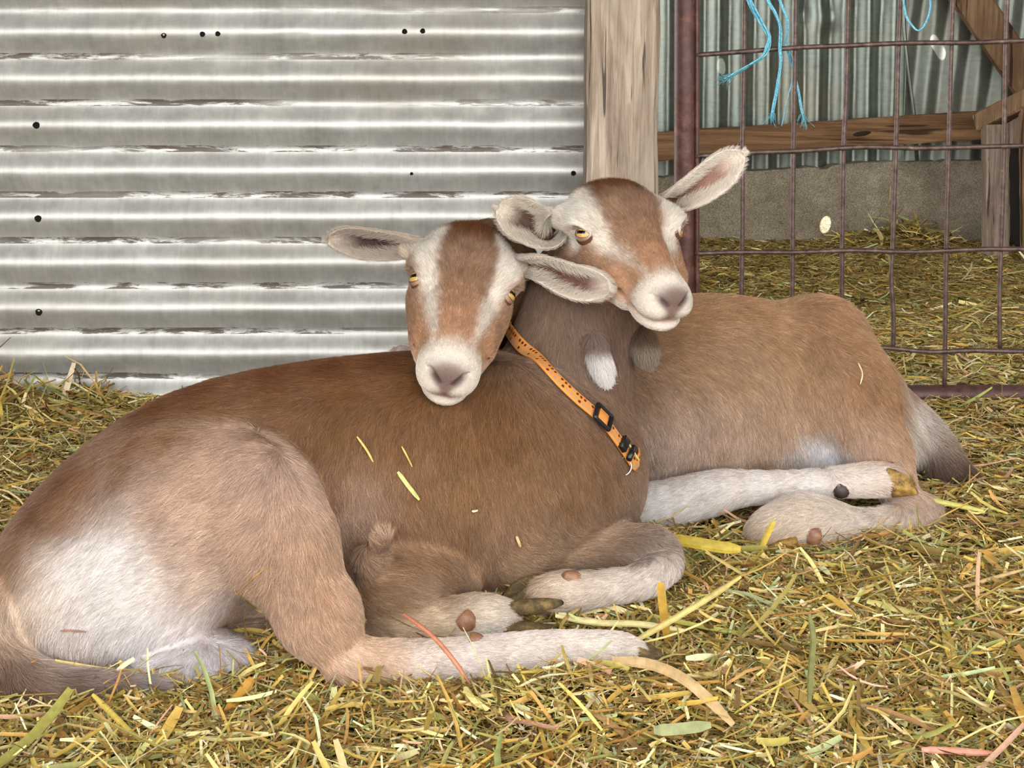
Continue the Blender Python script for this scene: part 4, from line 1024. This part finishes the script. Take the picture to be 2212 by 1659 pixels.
lc = cadopt(mesh_py('strap_loop', V, Fc, mst.m, None, True, colors=np.tile(org * .95, (len(V), 1))))
c1, t1, w1, n1_ = at_px(1334, 966)
V, Fc = board_geo(c1 + n1_ * .003 - t1 * .0045, c1 + n1_ * .003 + t1 * .0045, 2 * R(17, 1.6), .006, nz=4, wob=0, up=w1)
V2, Fc2 = tube_geo([c1 + t1 * .014 + n1_ * .004 - w1 * R(19, 1.6), c1 + t1 * .014 + n1_ * .004 + w1 * R(19, 1.6)], .0034, 10)
cadopt(mesh_py('clip_buckle', *join_geo([(V, Fc), (V2, Fc2)]), mbk.m, None, True))
c2, t2, w2, n2_ = at_px(1356, 998)
cr_ = P(1345, 1008, c2[1] - .004); pts = [cr_ + R(19, 1.6) * np.array([math.cos(a), .15 * math.sin(a), math.sin(a)]) for a in np.linspace(-.3, 2 * math.pi - .3, 40)]
cadopt(mesh_py('ring', *tube_geo(pts, .0013, 8, False), mrg.m, None, True))

# ------------------------------------------------------------------ second goat (lies behind, rump right, chin on the first one's back)
B = Body()
B.chain([(1855, 900, 2.03, 95), (1805, 880, 2.02, 138), (1720, 858, 2.0, 178), (1560, 862, 1.96, 216), (1400, 872, 1.94, 214), (1250, 885, 1.945, 190), (1150, 880, 1.95, 140)], k=.02, n=20)
B.ell(P(1775, 735, 1.97), (R(78, 1.97), .05, R(75, 1.97)), .045)
B.cone(P(1780, 735, 1.955), P(1830, 850, 1.89), R(72, 1.95), R(95, 1.89), .05)
B.cone(P(1830, 850, 1.89), P(1895, 975, 1.84), R(95, 1.89), R(60, 1.84), .04)
B.cone(P(1872, 850, 1.99), P(1918, 965, 1.95), R(56, 1.99), R(52, 1.95), .03)
B.cone(P(1895, 975, 1.84), P(1950, 1080, 1.80), R(60, 1.84), R(40, 1.80), .03)
B.cone(P(1925, 915, 1.99), P(1965, 955, 1.97), R(38, 2.0), R(32, 1.98), .03)
B.chain([(1895, 850, 2.02, 30), (1950, 895, 2.01, 32), (1998, 952, 1.99, 36), (2038, 1008, 1.97, 26), (2085, 1036, 1.96, 8)], k=.02, n=14)
B.ell(P(1770, 985, 1.90), (R(85, 1.9), .05, R(50, 1.9)), .03)
B.ell(P(1600, 940, 1.92), (R(170, 1.9), .06, R(90, 1.9)), .05)
B.chain([(1990, 1105, 1.80, 42), (1925, 1138, 1.765, 38), (1850, 1146, 1.745, 40), (1780, 1132, 1.73, 48), (1730, 1127, 1.725, 51), (1675, 1142, 1.72, 42), (1640, 1158, 1.715, 28)], k=.014, n=18)
B.chain([(1290, 1115, 1.81, 58), (1350, 1105, 1.80, 52), (1430, 1092, 1.79, 50), (1530, 1068, 1.785, 46), (1590, 1056, 1.785, 38), (1700, 1050, 1.785, 31), (1800, 1042, 1.785, 31), (1870, 1037, 1.78, 34), (1922, 1036, 1.78, 33)], k=.006, n=24)
B.chain([(1170, 870, 1.95, 140), (1140, 790, 1.89, 115), (1100, 710, 1.81, 95), (1065, 620, 1.735, 80), (1045, 560, 1.70, 74)], k=.03, n=16)
B.cone(P(1000, 830, 1.95), P(868, 768, 1.93), R(60, 1.9), R(24, 1.93), .02)
fB = Frame(P(882, 604, 1.600), P(1115, 640, 1.605), P(965, 822, 1.490), k=1.0)
B.cone(P(1060, 600, 1.72), fB.w(0, -.05, -.03), R(80, 1.7), .042, .03)
HB = Body(); add_head(HB, fB); add_head(B, fB)
tabB = []
for px, py, c, d in [(1500, 680, (184, 142, 104), (1, .1)), (1620, 670, (182, 142, 104), (1, .1)), (1420, 740, (160, 124, 90), (1, .3)), (1400, 850, (160, 128, 100), (.6, .8)), (1450, 900, (192, 164, 144), (.4, 1)), (1500, 800, (182, 146, 112), (.8, .5)), (1560, 960, (190, 160, 138), (.2, 1)), (1600, 820, (184, 150, 118), (.7, .7)), (1400, 1000, (158, 130, 108), (.3, 1)), (1500, 1010, (178, 148, 126), (.2, 1)), (1700, 760, (184, 146, 108), (.6, .9)), (1650, 900, (184, 152, 124), (.2, 1)), (1650, 1000, (172, 140, 112), (.1, 1)), (1700, 940, (186, 150, 116), (-.1, 1)),
        (1780, 690, (190, 148, 112), (.4, 1)), (1740, 820, (188, 150, 114), (.2, 1)), (1850, 740, (180, 138, 100), (.8, .8)), (1760, 900, (190, 152, 118), (0, 1)), (1830, 840, (186, 144, 108), (.4, 1)), (1830, 930, (192, 152, 120), (.3, 1)), (1880, 850, (154, 114, 78), (.5, 1)), (1900, 980, (192, 152, 120), (.4, 1)), (1910, 800, (172, 132, 94), (.6, 1)), (1940, 880, (160, 120, 84), (.4, 1)), (1950, 950, (184, 148, 116), (.4, 1)), (1950, 1050, (186, 148, 120), (.4, 1)),
        (1430, 1150, (140, 118, 104), (-1, .2)), (1350, 1160, (130, 108, 94), (-1, .2))]:
    T(tabB, px, py, c, d, 14)
for px, py, c, d, ln, *sc in [(1978, 905, (240, 232, 222), (.5, 1), 22), (1990, 935, (240, 232, 222), (.4, 1), 26), (1982, 885, (240, 232, 222), (.5, 1), 22), (1972, 965, (230, 216, 198), (.3, 1), 20), (2024, 935, (160, 128, 96), (.5, 1), 30), (2042, 975, (74, 46, 28), (.6, 1), 38, 1.5), (2015, 1000, (78, 50, 32), (.4, 1), 34, 1.4), (2065, 1022, (58, 34, 20), (1, .4), 44, 1.6), (1950, 872, (176, 138, 102), (.5, 1), 16),
        (1755, 975, (206, 206, 210), (.2, 1), 9), (1795, 990, (210, 212, 218), (.2, 1), 8), (1720, 990, (190, 178, 168), (.2, 1), 12),
        (1380, 1080, wh, (-1, .2), 9), (1450, 1070, wh, (-1, .3), 9), (1540, 1040, wh, (-1, .2), 8), (1650, 1040, wh, (-1, 0), 7), (1750, 1040, wh, (-1, 0), 7), (1850, 1035, (236, 224, 214), (1, 0), 7), (1910, 1030, (232, 218, 208), (1, 0), 7), (1450, 1110, (232, 226, 222), (-1, .4), 10), (1340, 1080, (228, 220, 214), (-1, .2), 9),
        (1740, 1100, (216, 198, 182), (-1, 0), 10), (1850, 1120, (222, 208, 194), (-1, .1), 10), (1660, 1125, (220, 204, 186), (-1, .3), 10), (1700, 1150, (210, 188, 168), (-.8, .6), 10), (1930, 1120, (220, 204, 190), (-1, .2), 10), (1650, 1155, (176, 150, 124), (-1, .4), 8)]:
    T(tabB, px, py, c, d, ln, *sc)
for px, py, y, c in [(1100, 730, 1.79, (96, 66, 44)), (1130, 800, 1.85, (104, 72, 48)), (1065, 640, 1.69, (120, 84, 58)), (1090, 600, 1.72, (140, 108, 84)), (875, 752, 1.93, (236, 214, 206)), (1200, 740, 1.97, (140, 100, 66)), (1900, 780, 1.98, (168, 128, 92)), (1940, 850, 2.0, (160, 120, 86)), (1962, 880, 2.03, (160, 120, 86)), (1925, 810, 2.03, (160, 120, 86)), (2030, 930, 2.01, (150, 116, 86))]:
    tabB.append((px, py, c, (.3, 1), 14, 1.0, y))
def cutB(c, e): return (((c - fB.w(0, -.088, -.05)) @ nrm(fB.w(0, .02, .05) - fB.w(0, -.09, -.055))) > -e) & (np.linalg.norm(c - fB.w(0, .02, -.02), axis=1) < .155 + e)
hdl = fB.w(0, .02, -.02)
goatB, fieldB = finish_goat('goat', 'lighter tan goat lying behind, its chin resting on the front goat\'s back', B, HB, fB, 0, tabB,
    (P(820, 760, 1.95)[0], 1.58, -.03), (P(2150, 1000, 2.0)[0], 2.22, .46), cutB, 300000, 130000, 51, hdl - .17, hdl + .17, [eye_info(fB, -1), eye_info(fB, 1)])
for q in (-1, 1):
    n0 = set(bpy.data.objects); make_eye(fB, q, None, 0, open_=(.34, -.46), level=nrm(P(960, 612, 1.6) - P(900, 600, 1.6)))
    for o in set(bpy.data.objects) - n0: adopt(goatB, o)
grab(goatB, lambda: make_ear([fB.w(-.048, -.056, .0), P(860, 535, 1.64), P(785, 533, 1.64), P(704, 522, 1.65)], (-.05, -1, -.35), R(37, 1.64), None, (190, 168, 148), 61, rimc=(188, 174, 160), inc=(92, 74, 68), deep=(54, 40, 38)))
grab(goatB, lambda: make_ear([fB.w(.048, -.056, .0), P(1165, 582, 1.615), P(1240, 612, 1.575), P(1316, 625, 1.555)], (.15, -1, -.1), R(38, 1.58), None, (206, 190, 174), 63, rimc=(226, 214, 200), inc=(148, 112, 100), deep=(104, 54, 44)))
grab(goatB, lambda: hoof(P(1920, 1038, 1.78), P(1966, 1030, 1.775) - P(1920, 1038, 1.78), (.25, -.2, 1), R(52, 1.8), R(72, 1.8), R(34, 1.8), None, m_hoof2, seed=8))
grab(goatB, lambda: hoof(P(1712, 1158, 1.700), P(1640, 1172, 1.692) - P(1712, 1158, 1.700), (0, -.7, .7), R(74, 1.7), R(40, 1.7), R(32, 1.7), None, m_hoof2, seed=9))
def dB(px, py, dx, dy, r_, ln, toward=.5, mat=None):
    p = B.hit(px, py, 1.6, 2.1)
    if p is None: return
    n = B.normal(p); d = nrm(P(px + dx, py + dy, p[1]) - p)
    adopt(goatB, dewclaw(p - n * .0025, d + n * toward, r_, ln, None, mat))
mdd = NT('dark_dewclaw_horn'); mdd.set(Base_Color=(*L3(62, 50, 46), 1), Roughness=.5)
dB(1815, 1060, 12, 5, .0100, .017, .5, mdd.m); dB(1757, 1156, 0, 12, .0105, .020, .5)
# ------------------------------------------------------------------ ground and straw
def G(X, Y):
    """height of the litter bed"""
    st = np.clip((Y - 1.38) / .14, 0, 1); base = .008 * st - .004 * (1 - st)
    z = base + .003 * np.sin(X * 9 + 1.3) * np.sin(Y * 11 + .4) + .002 * np.sin(X * 23 + Y * 17)
    def m(x, y, sx, sy, a): return a * np.exp(-((X - x) / sx) ** 2 - ((Y - y) / sy) ** 2)
    z = z + m(.055, 1.268, .075, .030, .040) + m(-.10, 1.262, .12, .035, .014) + m(.2, 1.30, .1, .06, .018)
    z = z + m(-.90, 2.36, .07, .05, .030) + m(-.75, 2.40, .12, .04, .010) + m(.30, 1.42, .08, .05, .010) + m(.50, 1.71, .25, .04, .006)
    z = z + m(1.18, 4.38, .10, .08, .045) + m(.62, 4.42, .25, .04, .008)
    z = np.where(Y > 2.45, z - .004, z)
    return z
mdirt = NT('trodden_litter'); v = mdirt.coord((1, 1, 1)); n1 = mdirt.noise(v, 30, 6, .7); n2 = mdirt.noise(v, 240, 4, .8)
c = mdirt.ramp(n1, [(.3, L3(70, 54, 24)), (.55, L3(112, 88, 42)), (.75, L3(142, 116, 62))])
c = mdirt.mix(.8, c, mdirt.ramp(n2, [(.3, (.45, .45, .45)), (.5, (1, 1, 1)), (.7, (1.5, 1.45, 1.3))]), 'MULTIPLY')
mdirt.l(c, mdirt.b.inputs['Base Color']); mdirt.set(Roughness=.95); mdirt.bump(n2, .8, .004)
xs, ys = np.linspace(-3, 3.6, 331), np.linspace(-.6, 4.7, 266)
X, Y = np.meshgrid(xs, ys); V = np.stack([X, Y, G(X, Y) - .008], -1).reshape(-1, 3)
ix = np.arange(len(V)).reshape(Y.shape); Fq = np.stack([ix[:-1, :-1], ix[:-1, 1:], ix[1:, 1:], ix[1:, :-1]], -1).reshape(-1, 4)
tag(mesh_np('floor', V, Fq, mdirt.m), kind='structure')

m_straw = mat_attr('straw', rough=.55, spec=.3, noise_amt=.18, noise_scale=160, bump=.25, bdist=.0006)
PAL = np.array([lin(c) for c in [(222, 202, 132), (206, 184, 104), (232, 214, 156), (196, 166, 76), (192, 158, 78), (204, 158, 84), (168, 160, 84), (160, 160, 92), (178, 186, 132), (170, 140, 78), (216, 172, 138), (146, 116, 62), (122, 98, 54), (238, 230, 186), (160, 118, 54)]])
PAL = (PAL * .96 + PAL.mean(1, keepdims=True) * .04) * 1.04
PWf = np.array([12, 13, 9, 12, 9, 6, 9, 6, 4, 8, 4, 7, 5, 5, 7.]); PWf /= PWf.sum()
PWb = np.array([12, 12, 7, 9, 6, 2, 10, 9, 6, 9, 1, 10, 10, 5, 5.]); PWb /= PWb.sum()
PWshade = np.array([5, 6, 3, 9, 7, 2, 12, 12, 3, 14, 0, 16, 18, 2, 8.]); PWshade /= PWshade.sum()  # far pen: shade deep in the shed put into the straw colours
def blades(n, x0, x1, y0, y1, len_, wid, pw, tilt, zspread, seed, seg=3, keep=None, dist_pow=0.0, bend=.25):
    r = np.random.default_rng(seed)
    t = r.random(n); Y = (y0 ** (1 - dist_pow) + t * (y1 ** (1 - dist_pow) - y0 ** (1 - dist_pow))) ** (1 / (1 - dist_pow)) if dist_pow else y0 + t * (y1 - y0)
    X = x0 + r.random(n) * (x1 - x0)
    if isinstance(x0, float) and keep is not None:
        k = keep(X, Y, r); X, Y = X[k], Y[k]; n = len(X)
    L = np.exp(r.normal(math.log(len_), .55, n)); L = np.clip(L, len_ * .3, len_ * 4.2); Wd = wid * np.exp(r.normal(0, .45, n)) * (.8 + .35 * np.minimum(L / len_, 2))
    th = r.uniform(0, 2 * math.pi, n); el = r.normal(0, tilt, n) + .03
    d = np.stack([np.cos(th) * np.cos(el), np.sin(th) * np.cos(el), np.sin(el)], 1)
    roll = r.normal(0, .7, n); s0 = np.stack([-np.sin(th), np.cos(th), np.zeros(n)], 1); u0 = np.cross(d, s0)
    s = s0 * np.cos(roll)[:, None] + u0 * np.sin(roll)[:, None]; u = np.cross(s, d)
    bn = r.normal(0, bend, n)[:, None] * u + r.normal(0, bend, n)[:, None] * s
    z = G(X, Y) + np.abs(r.normal(0, zspread, n)) + np.abs(np.sin(el)) * L * .35
    c = np.stack([X, Y, z], 1)
    rows = []
    for i in range(seg + 1):
        q = i / seg - .5; p = c + d * (L * q)[:, None] + bn * (L * (q * q - .08))[:, None]
        w = (Wd * (.5 if seg == 1 else (.5 if 0 < i < seg else .34)))[:, None]
        rows.append(p - s * w); 
        if seg > 2: rows.append(p + u * w * .45)
        rows.append(p + s * w)
    m = len(rows); V = np.stack(rows, 1); kk = 3 if seg > 2 else 2
    gz = G(V[..., 0], V[..., 1]) - .006; V[..., 2] = np.maximum(V[..., 2], gz)
    f = [[(i * kk + j), (i * kk + j + 1), ((i + 1) * kk + j + 1), ((i + 1) * kk + j)] for i in range(seg) for j in range(kk - 1)]
    Fq = (np.arange(n)[:, None, None] * m + np.array(f)[None]).reshape(-1, 4)
    ci = r.choice(len(PAL), n, p=pw); C = PAL[ci] * np.exp(r.normal(0, .16, (n, 1))); C = C * (1 + r.normal(0, .05, (n, 3)))
    return V.reshape(-1, 3), Fq, np.repeat(np.clip(C, 0, 1), m, 0)
def pile(parts):
    V, Q, C, k = [], [], [], 0
    for a, b, c in parts: V.append(a); Q.append(b + k); C.append(c); k += len(a)
    return np.concatenate(V), np.concatenate(Q), np.concatenate(C)
def infront(X, Y, r): return np.abs(X) < .365 * Y + .06
def no_wall(X, Y, r): return (np.abs(X) < .365 * Y + .06) & ((Y < 2.415) | (X > .13))
def aside(X, Y, r): return ((np.abs(X) > .365 * Y + .04) | (Y < 1.07)) & (np.abs(X) < .30 + .45 * Y) & ((Y < 2.415) | (X > .13))
def pens(X, Y, r): return (X < .365 * Y + .3) & (X > -.35)
bed = pile([blades(17000, -.62, .62, 1.05, 1.62, .026, .0019, PWf, .24, .007, 101, 4, infront),
            blades(24000, -1., 1., 1.5, 2.42, .028, .0019, PWf, .18, .004, 102, 3, no_wall),
            blades(90000, -.62, .62, 1.05, 1.62, .010, .0011, PWf, .35, .005, 103, 1, infront),
            blades(70000, -1., 1., 1.5, 2.42, .011, .0011, PWf, .25, .004, 104, 1, no_wall),
            blades(9000, -1.25, 1.25, .62, 2.42, .030, .0021, PWf, .22, .006, 106, 3, aside), blades(42000, -1.25, 1.25, .62, 2.42, .012, .0013, PWf, .3, .005, 107, 1, aside),
            blades(420, -.62, .62, 1.05, 1.7, .060, .0034, PWf, .14, .008, 105, 5, infront, bend=.12)])
o = mesh_np('straw_bedding', bed[0], bed[1], m_straw, None, False, colors=bed[2])
tag(o, 'loose yellow-green straw bedding strewn over the ground around the goats', 'straw', kind='stuff')
bed2 = pile([blades(16500, -.35, 1.95, 2.42, 3.3, .034, .0019, PWf, .10, .003, 111, 3, pens), blades(21000, -.35, 1.95, 3.2, 4.48, .034, .0019, PWshade, .10, .003, 114, 3, pens),
             blades(50000, -.35, 1.95, 2.42, 3.3, .015, .0014, PWb, .16, .003, 112, 1, pens), blades(62000, -.35, 1.95, 3.2, 4.48, .015, .0014, PWshade, .16, .003, 115, 1, pens),
             blades(1000, .98, 1.30, 4.28, 4.5, .05, .0028, PWb, .25, .008, 113, 3)])
o = mesh_np('hay_litter', bed2[0], bed2[1], m_straw, None, False, colors=bed2[2])
tag(o, 'trodden hay litter, shade painted into its far part, behind the wire gate', 'hay', kind='stuff')
pl = pile([blades(1500, -1.0, -.66, 2.26, 2.42, .04, .0026, PWf, .35, .006, 121, 3)])
o = mesh_np('straw_heap', pl[0], pl[1], m_straw, None, False, colors=pl[2])
tag(o, 'small heap of straw against the foot of the iron wall at the left edge', 'straw', kind='stuff')

# single stalks and leaves that stand out
def stalk(name, label, pts, w, rgb, group=None, flat=.25, taper=(.6, 1, 1, .5)):
    q = spline(pts, 14); tn = np.gradient(q, axis=0); tn /= np.linalg.norm(tn, axis=1)[:, None]
    V, K = [], 6
    vd = nrm(np.array([0, 0, CAMH]) - q[7]); 
    for i in range(14):
        s = nrm(np.cross(tn[i], vd)); u = np.cross(s, tn[i]); ww = w * np.interp(i / 13, [0, .15, .8, 1], taper) / 2
        V += [q[i] + ww * (math.cos(a) * s + flat * math.sin(a) * u) for a in np.linspace(0, 2 * math.pi, K, endpoint=False)]
    Fc = [(i * K + j, i * K + (j + 1) % K, (i + 1) * K + (j + 1) % K, (i + 1) * K + j) for i in range(13) for j in range(K)] + [tuple(range(K)), tuple(13 * K + j for j in range(K - 1, -1, -1))]
    o = mesh_py(name, V, Fc, m_straw, None, False, colors=lin(rgb) * (1 + .22 * vnoise(np.array(V), 260, 3)[:, None]) * (1 + .10 * np.cos(np.arange(len(V)) % K * 2 * math.pi / K)[:, None]))
    return tag(o, label, 'straw', group)
def on(body, pts, off=.006, y=(1.3, 2.2)):
    out = []
    for a, b in pts:
        p = body.hit(a, b, *y)
        if p is None: continue
        out.append(p + body.normal(p, .006) * off)
    return out
for lab, pts, w, rgb in [('short pale green straw lying on the front goat\'s flank', [(857, 1020), (880, 1050), (903, 1078)], .0042, (196, 196, 120)),
        ('thin straw on the front goat\'s flank, uppermost of those there', [(770, 948), (790, 975), (804, 1000)], .0022, (206, 180, 96)),
        ('thin short straw on the flank just above the pale green one', [(866, 968), (878, 990), (888, 1010)], .0018, (200, 172, 96)),
        ('bent straw stuck on the front goat\'s thigh', [(516, 1264), (542, 1300), (572, 1335)], .0026, (204, 186, 110)),
        ('fine brown stem crossing the bent straw on the thigh', [(520, 1272), (550, 1244), (582, 1218)], .0014, (176, 132, 84)),
        ('tiny dark reddish stem on the white rump', [(136, 1358), (160, 1358), (190, 1360)], .0018, (150, 104, 92)),
        ('short chip of straw low on the front goat\'s shoulder', [(1112, 1152), (1117, 1164), (1121, 1175)], .003, (214, 184, 132)),
        ('tiny pale chip on the middle of the front goat\'s side', [(1016, 1101), (1022, 1101), (1029, 1099)], .0022, (226, 208, 160))]:
    q = on(A, pts)
    if len(q) >= 3: stalk('straw_stalk', lab, q, w, rgb)
q = on(B, [(1852, 790), (1860, 810), (1856, 832)], y=(1.7, 2.1))
if len(q) >= 3: stalk('straw_stalk', 'curled pale straw on the tan goat\'s thigh', q, .0018, (226, 200, 150))
for lab, pts, w, rgb, fl in [
        ('reddish stem leaning over the front goat\'s outstretched hind leg', [(873, 1327, 1.33), (930, 1370, 1.30), (975, 1420, 1.285), (1016, 1478, 1.28)], .0042, (190, 124, 96), .8),
        ('upright flat ochre straw standing in the bedding below the knee', [(1427, 1258, 1.42), (1432, 1310, 1.415), (1441, 1385, 1.41)], .0085, (178, 138, 50), .12),
        ('long pale stalk slanting up to the right beneath the knee', [(1365, 1388, 1.36), (1450, 1340, 1.385), (1530, 1292, 1.41), (1600, 1246, 1.44)], .006, (206, 186, 116), .6),
        ('broad drying leaf arching from the hoof to the lower middle', [(1322, 1426, 1.30), (1400, 1434, 1.29), (1470, 1462, 1.26), (1530, 1510, 1.235), (1584, 1566, 1.21)], .0095, (204, 172, 124), .2),
        ('flat grey-green leaf blade near the bottom, right of centre', [(1412, 1578, 1.205), (1470, 1574, 1.205), (1536, 1566, 1.205)], .0095, (148, 152, 104), .1),
        ('long dull ochre leaf curving out from behind the folded knee', [(1440, 1162, 1.60), (1500, 1172, 1.585), (1560, 1182, 1.575), (1600, 1186, 1.57)], .0125, (186, 162, 62), .25),
        ('pale green stalk lying by the tan goat\'s hoof, pointing right', [(1950, 1068, 1.80), (2010, 1080, 1.79), (2070, 1092, 1.78), (2125, 1104, 1.77)], .0065, (196, 190, 106), .6),
        ('tall yellow leaf standing before the tan goat\'s hind hoof', [(1634, 1210, 1.66), (1655, 1160, 1.665), (1672, 1125, 1.67)], .007, (196, 168, 62), .25),
        ('ochre straw standing up at the lower left, before the udder', [(545, 1465, 1.31), (520, 1500, 1.30), (480, 1550, 1.28)], .009, (184, 136, 54), .3),
        ('pale cream stalk lying under the front hoof', [(1200, 1330, 1.44), (1290, 1345, 1.43), (1380, 1348, 1.42), (1480, 1362, 1.41)], .006, (226, 212, 152), .5),
        ('dark green leaf standing behind the forearm', [(1352, 1152, 1.70), (1362, 1136, 1.70), (1348, 1120, 1.70)], .009, (84, 88, 52), .2),
        ('twisted grey-green stalk standing upright right of the bottom centre', [(1748, 1520, 1.24), (1752, 1440, 1.26), (1757, 1380, 1.275), (1748, 1325, 1.285)], .0055, (116, 116, 66), .4),
        ('pale pink stalk at the bottom right', [(1990, 1619, 1.19), (2060, 1622, 1.19), (2150, 1628, 1.19)], .0055, (216, 150, 126), .5),
        ('long tan stem rising to the right at the right edge', [(2080, 1268, 1.52), (2140, 1250, 1.54), (2212, 1230, 1.56)], .004, (200, 168, 120), .6),
        ('thin pale stalk right of the bottom centre, leaning left', [(1585, 1438, 1.32), (1600, 1500, 1.28), (1618, 1568, 1.24)], .0035, (228, 206, 140), .6),
        ('long straw crossing the bedding at the bottom left corner', [(200, 1500, 1.28), (260, 1560, 1.25), (300, 1600, 1.23)], .005, (212, 186, 92), .5),
        ('green-yellow flat stem lying under the tail', [(60, 1553, 1.29), (120, 1549, 1.29), (180, 1556, 1.285)], .006, (170, 156, 48), .4)]:
    stalk('straw_stalk', lab, [P(*p) for p in pts], w, rgb, flat=fl)
# stem hanging by the collar
stalk('straw_stalk', 'thin green stem tucked behind the collar clip', [A.hit(1326, 930) + np.array([0, -.012, 0]), P(1355, 955, 1.575), P(1380, 994, 1.57)], .0022, (196, 192, 128), flat=.8)

# ------------------------------------------------------------------ blue baler twine on the gate
mtw = NT('blue_twine'); n1 = mtw.noise(mtw.coord((1, 1, 1)), 300, 3)
mtw.l(mtw.ramp(n1, [(.3, L3(70, 158, 196)), (.5, L3(116, 200, 226)), (.75, L3(176, 226, 236))]), mtw.b.inputs['Base Color']); mtw.set(Roughness=.4)
mtg = NT('faded_twine'); mtg.set(Base_Color=(*L3(110, 178, 186), 1), Roughness=.6)
def twine(label, pts, n, spread, rad, fray, frayn=26, seed=1, group='blue twine tied to the gate'):
    r = np.random.default_rng(seed); base = spline([P(*p[:3]) for p in pts], 8 * len(pts))
    root = bpy.data.objects.new('twine', None); col.objects.link(root); root.location = tuple(base[0])
    tag(root, label, 'twine', group); g = []
    for k in range(n):
        ph = r.uniform(0, 6.28); off = np.stack([np.sin(np.linspace(0, 9, len(base)) + ph), np.cos(np.linspace(0, 7, len(base)) + ph), np.zeros(len(base))], 1) * spread * r.uniform(.3, 1)
        g.append(tube_geo(base + off, rad * r.uniform(.7, 1.2), 5))
    o = mesh_py('strands', *join_geo(g), mtw.m, None, True); o.parent = root; o.matrix_parent_inverse = Matrix.Translation(-root.location); o['kind'] = 'stuff'
    if fray:
        e = base[-1]; d = nrm(base[-1] - base[-4]); g = []
        for k in range(frayn):
            dd = nrm(d + r.normal(0, .28, 3)); l = fray * r.uniform(.5, 1.2)
            s0 = e - d * .012 + r.normal(0, spread * .5, 3)
            g.append(tube_geo(spline([s0, s0 + dd * l * .5 + r.normal(0, .0015, 3), s0 + dd * l + r.normal(0, .004, 3)], 6), rad * .28, 4))
        o = mesh_py('frayed_end', *join_geo(g), mtg.m, None, True); o.parent = root; o.matrix_parent_inverse = Matrix.Translation(-root.location); o['kind'] = 'stuff'
YT1 = YG - .025
twine('blue twine end sweeping left with a frayed tip, leftmost of the hanging ends', [(1600, -60, YT1), (1618, 0, YT1), (1642, 45, YT1), (1661, 78, YT1), (1658, 102, YT1), (1648, 122, YT1), (1620, 140, YT1 - .004), (1590, 158, YT1 - .006), (1568, 170, YT1 - .006)], 6, .0045, .0015, .022, seed=1)
twine('straight blue twine end hanging down between the first two upright wires', [(1640, -60, YT1), (1658, 0, YT1), (1676, 30, YT1), (1686, 62, YT1), (1685, 105, YT1), (1686, 135, YT1), (1680, 180, YT1), (1672, 225, YT1), (1667, 260, YT1)], 5, .0030, .0014, .018, seed=2)
twine('blue twine end passing behind the second upright wire, rightmost of the hanging ends', [(1664, -60, YT1), (1684, 0, YT1), (1702, 50, YT1), (1698, 90, YT1 + .01), (1708, 125, YT1 + .03), (1716, 160, YG + .02), (1724, 195, YG + .02), (1731, 235, YG + .02), (1738, 262, YG + .02)], 4, .0028, .0013, .022, seed=3)
twine('fine loose blue strand dangling beside the second upright wire', [(1700, 110, YT1 + .02), (1712, 160, YG + .02), (1704, 205, YG + .02), (1695, 240, YG + .02), (1688, 272, YG + .02)], 2, .0012, .0007, .0, seed=4)
twine('blue twine loop with a knot hanging from above, near the upper right corner', [(1948, -60, YT1), (1951, 0, YT1), (1957, 35, YT1), (1970, 56, YT1), (1984, 66, YT1), (1998, 54, YT1), (2008, 28, YT1), (2009, 0, YT1), (2006, -60, YT1)], 4, .0020, .0014, 0, seed=5, group=None)

# sun flecks: thin beams through nail holes in the roof fall on the far wall
def fleck(px, py, Y, rad, watt, sx=.35):
    t = P(px, py, Y); src = t + np.array([sx, -1.2, 1.55]); src[2] = min(src[2], 2.40)
    L = bpy.data.lights.new('roof_hole_sunbeam', 'SPOT'); o = bpy.data.objects.new('roof_hole_sunbeam', L); col.objects.link(o)
    o.location = tuple(src); d = Vector(t - src); o.rotation_euler = d.to_track_quat('-Z', 'Y').to_euler()
    L.spot_size = 2 * math.atan(rad / d.length); L.spot_blend = .35; L.energy = watt; L.color = (1, .95, .85); L.shadow_soft_size = .001
fleck(1556, 150, YB, .011, 900); fleck(2026, 102, YB - .016, .012, 1300, -.9); fleck(1783, 485, YC, .011, 900)
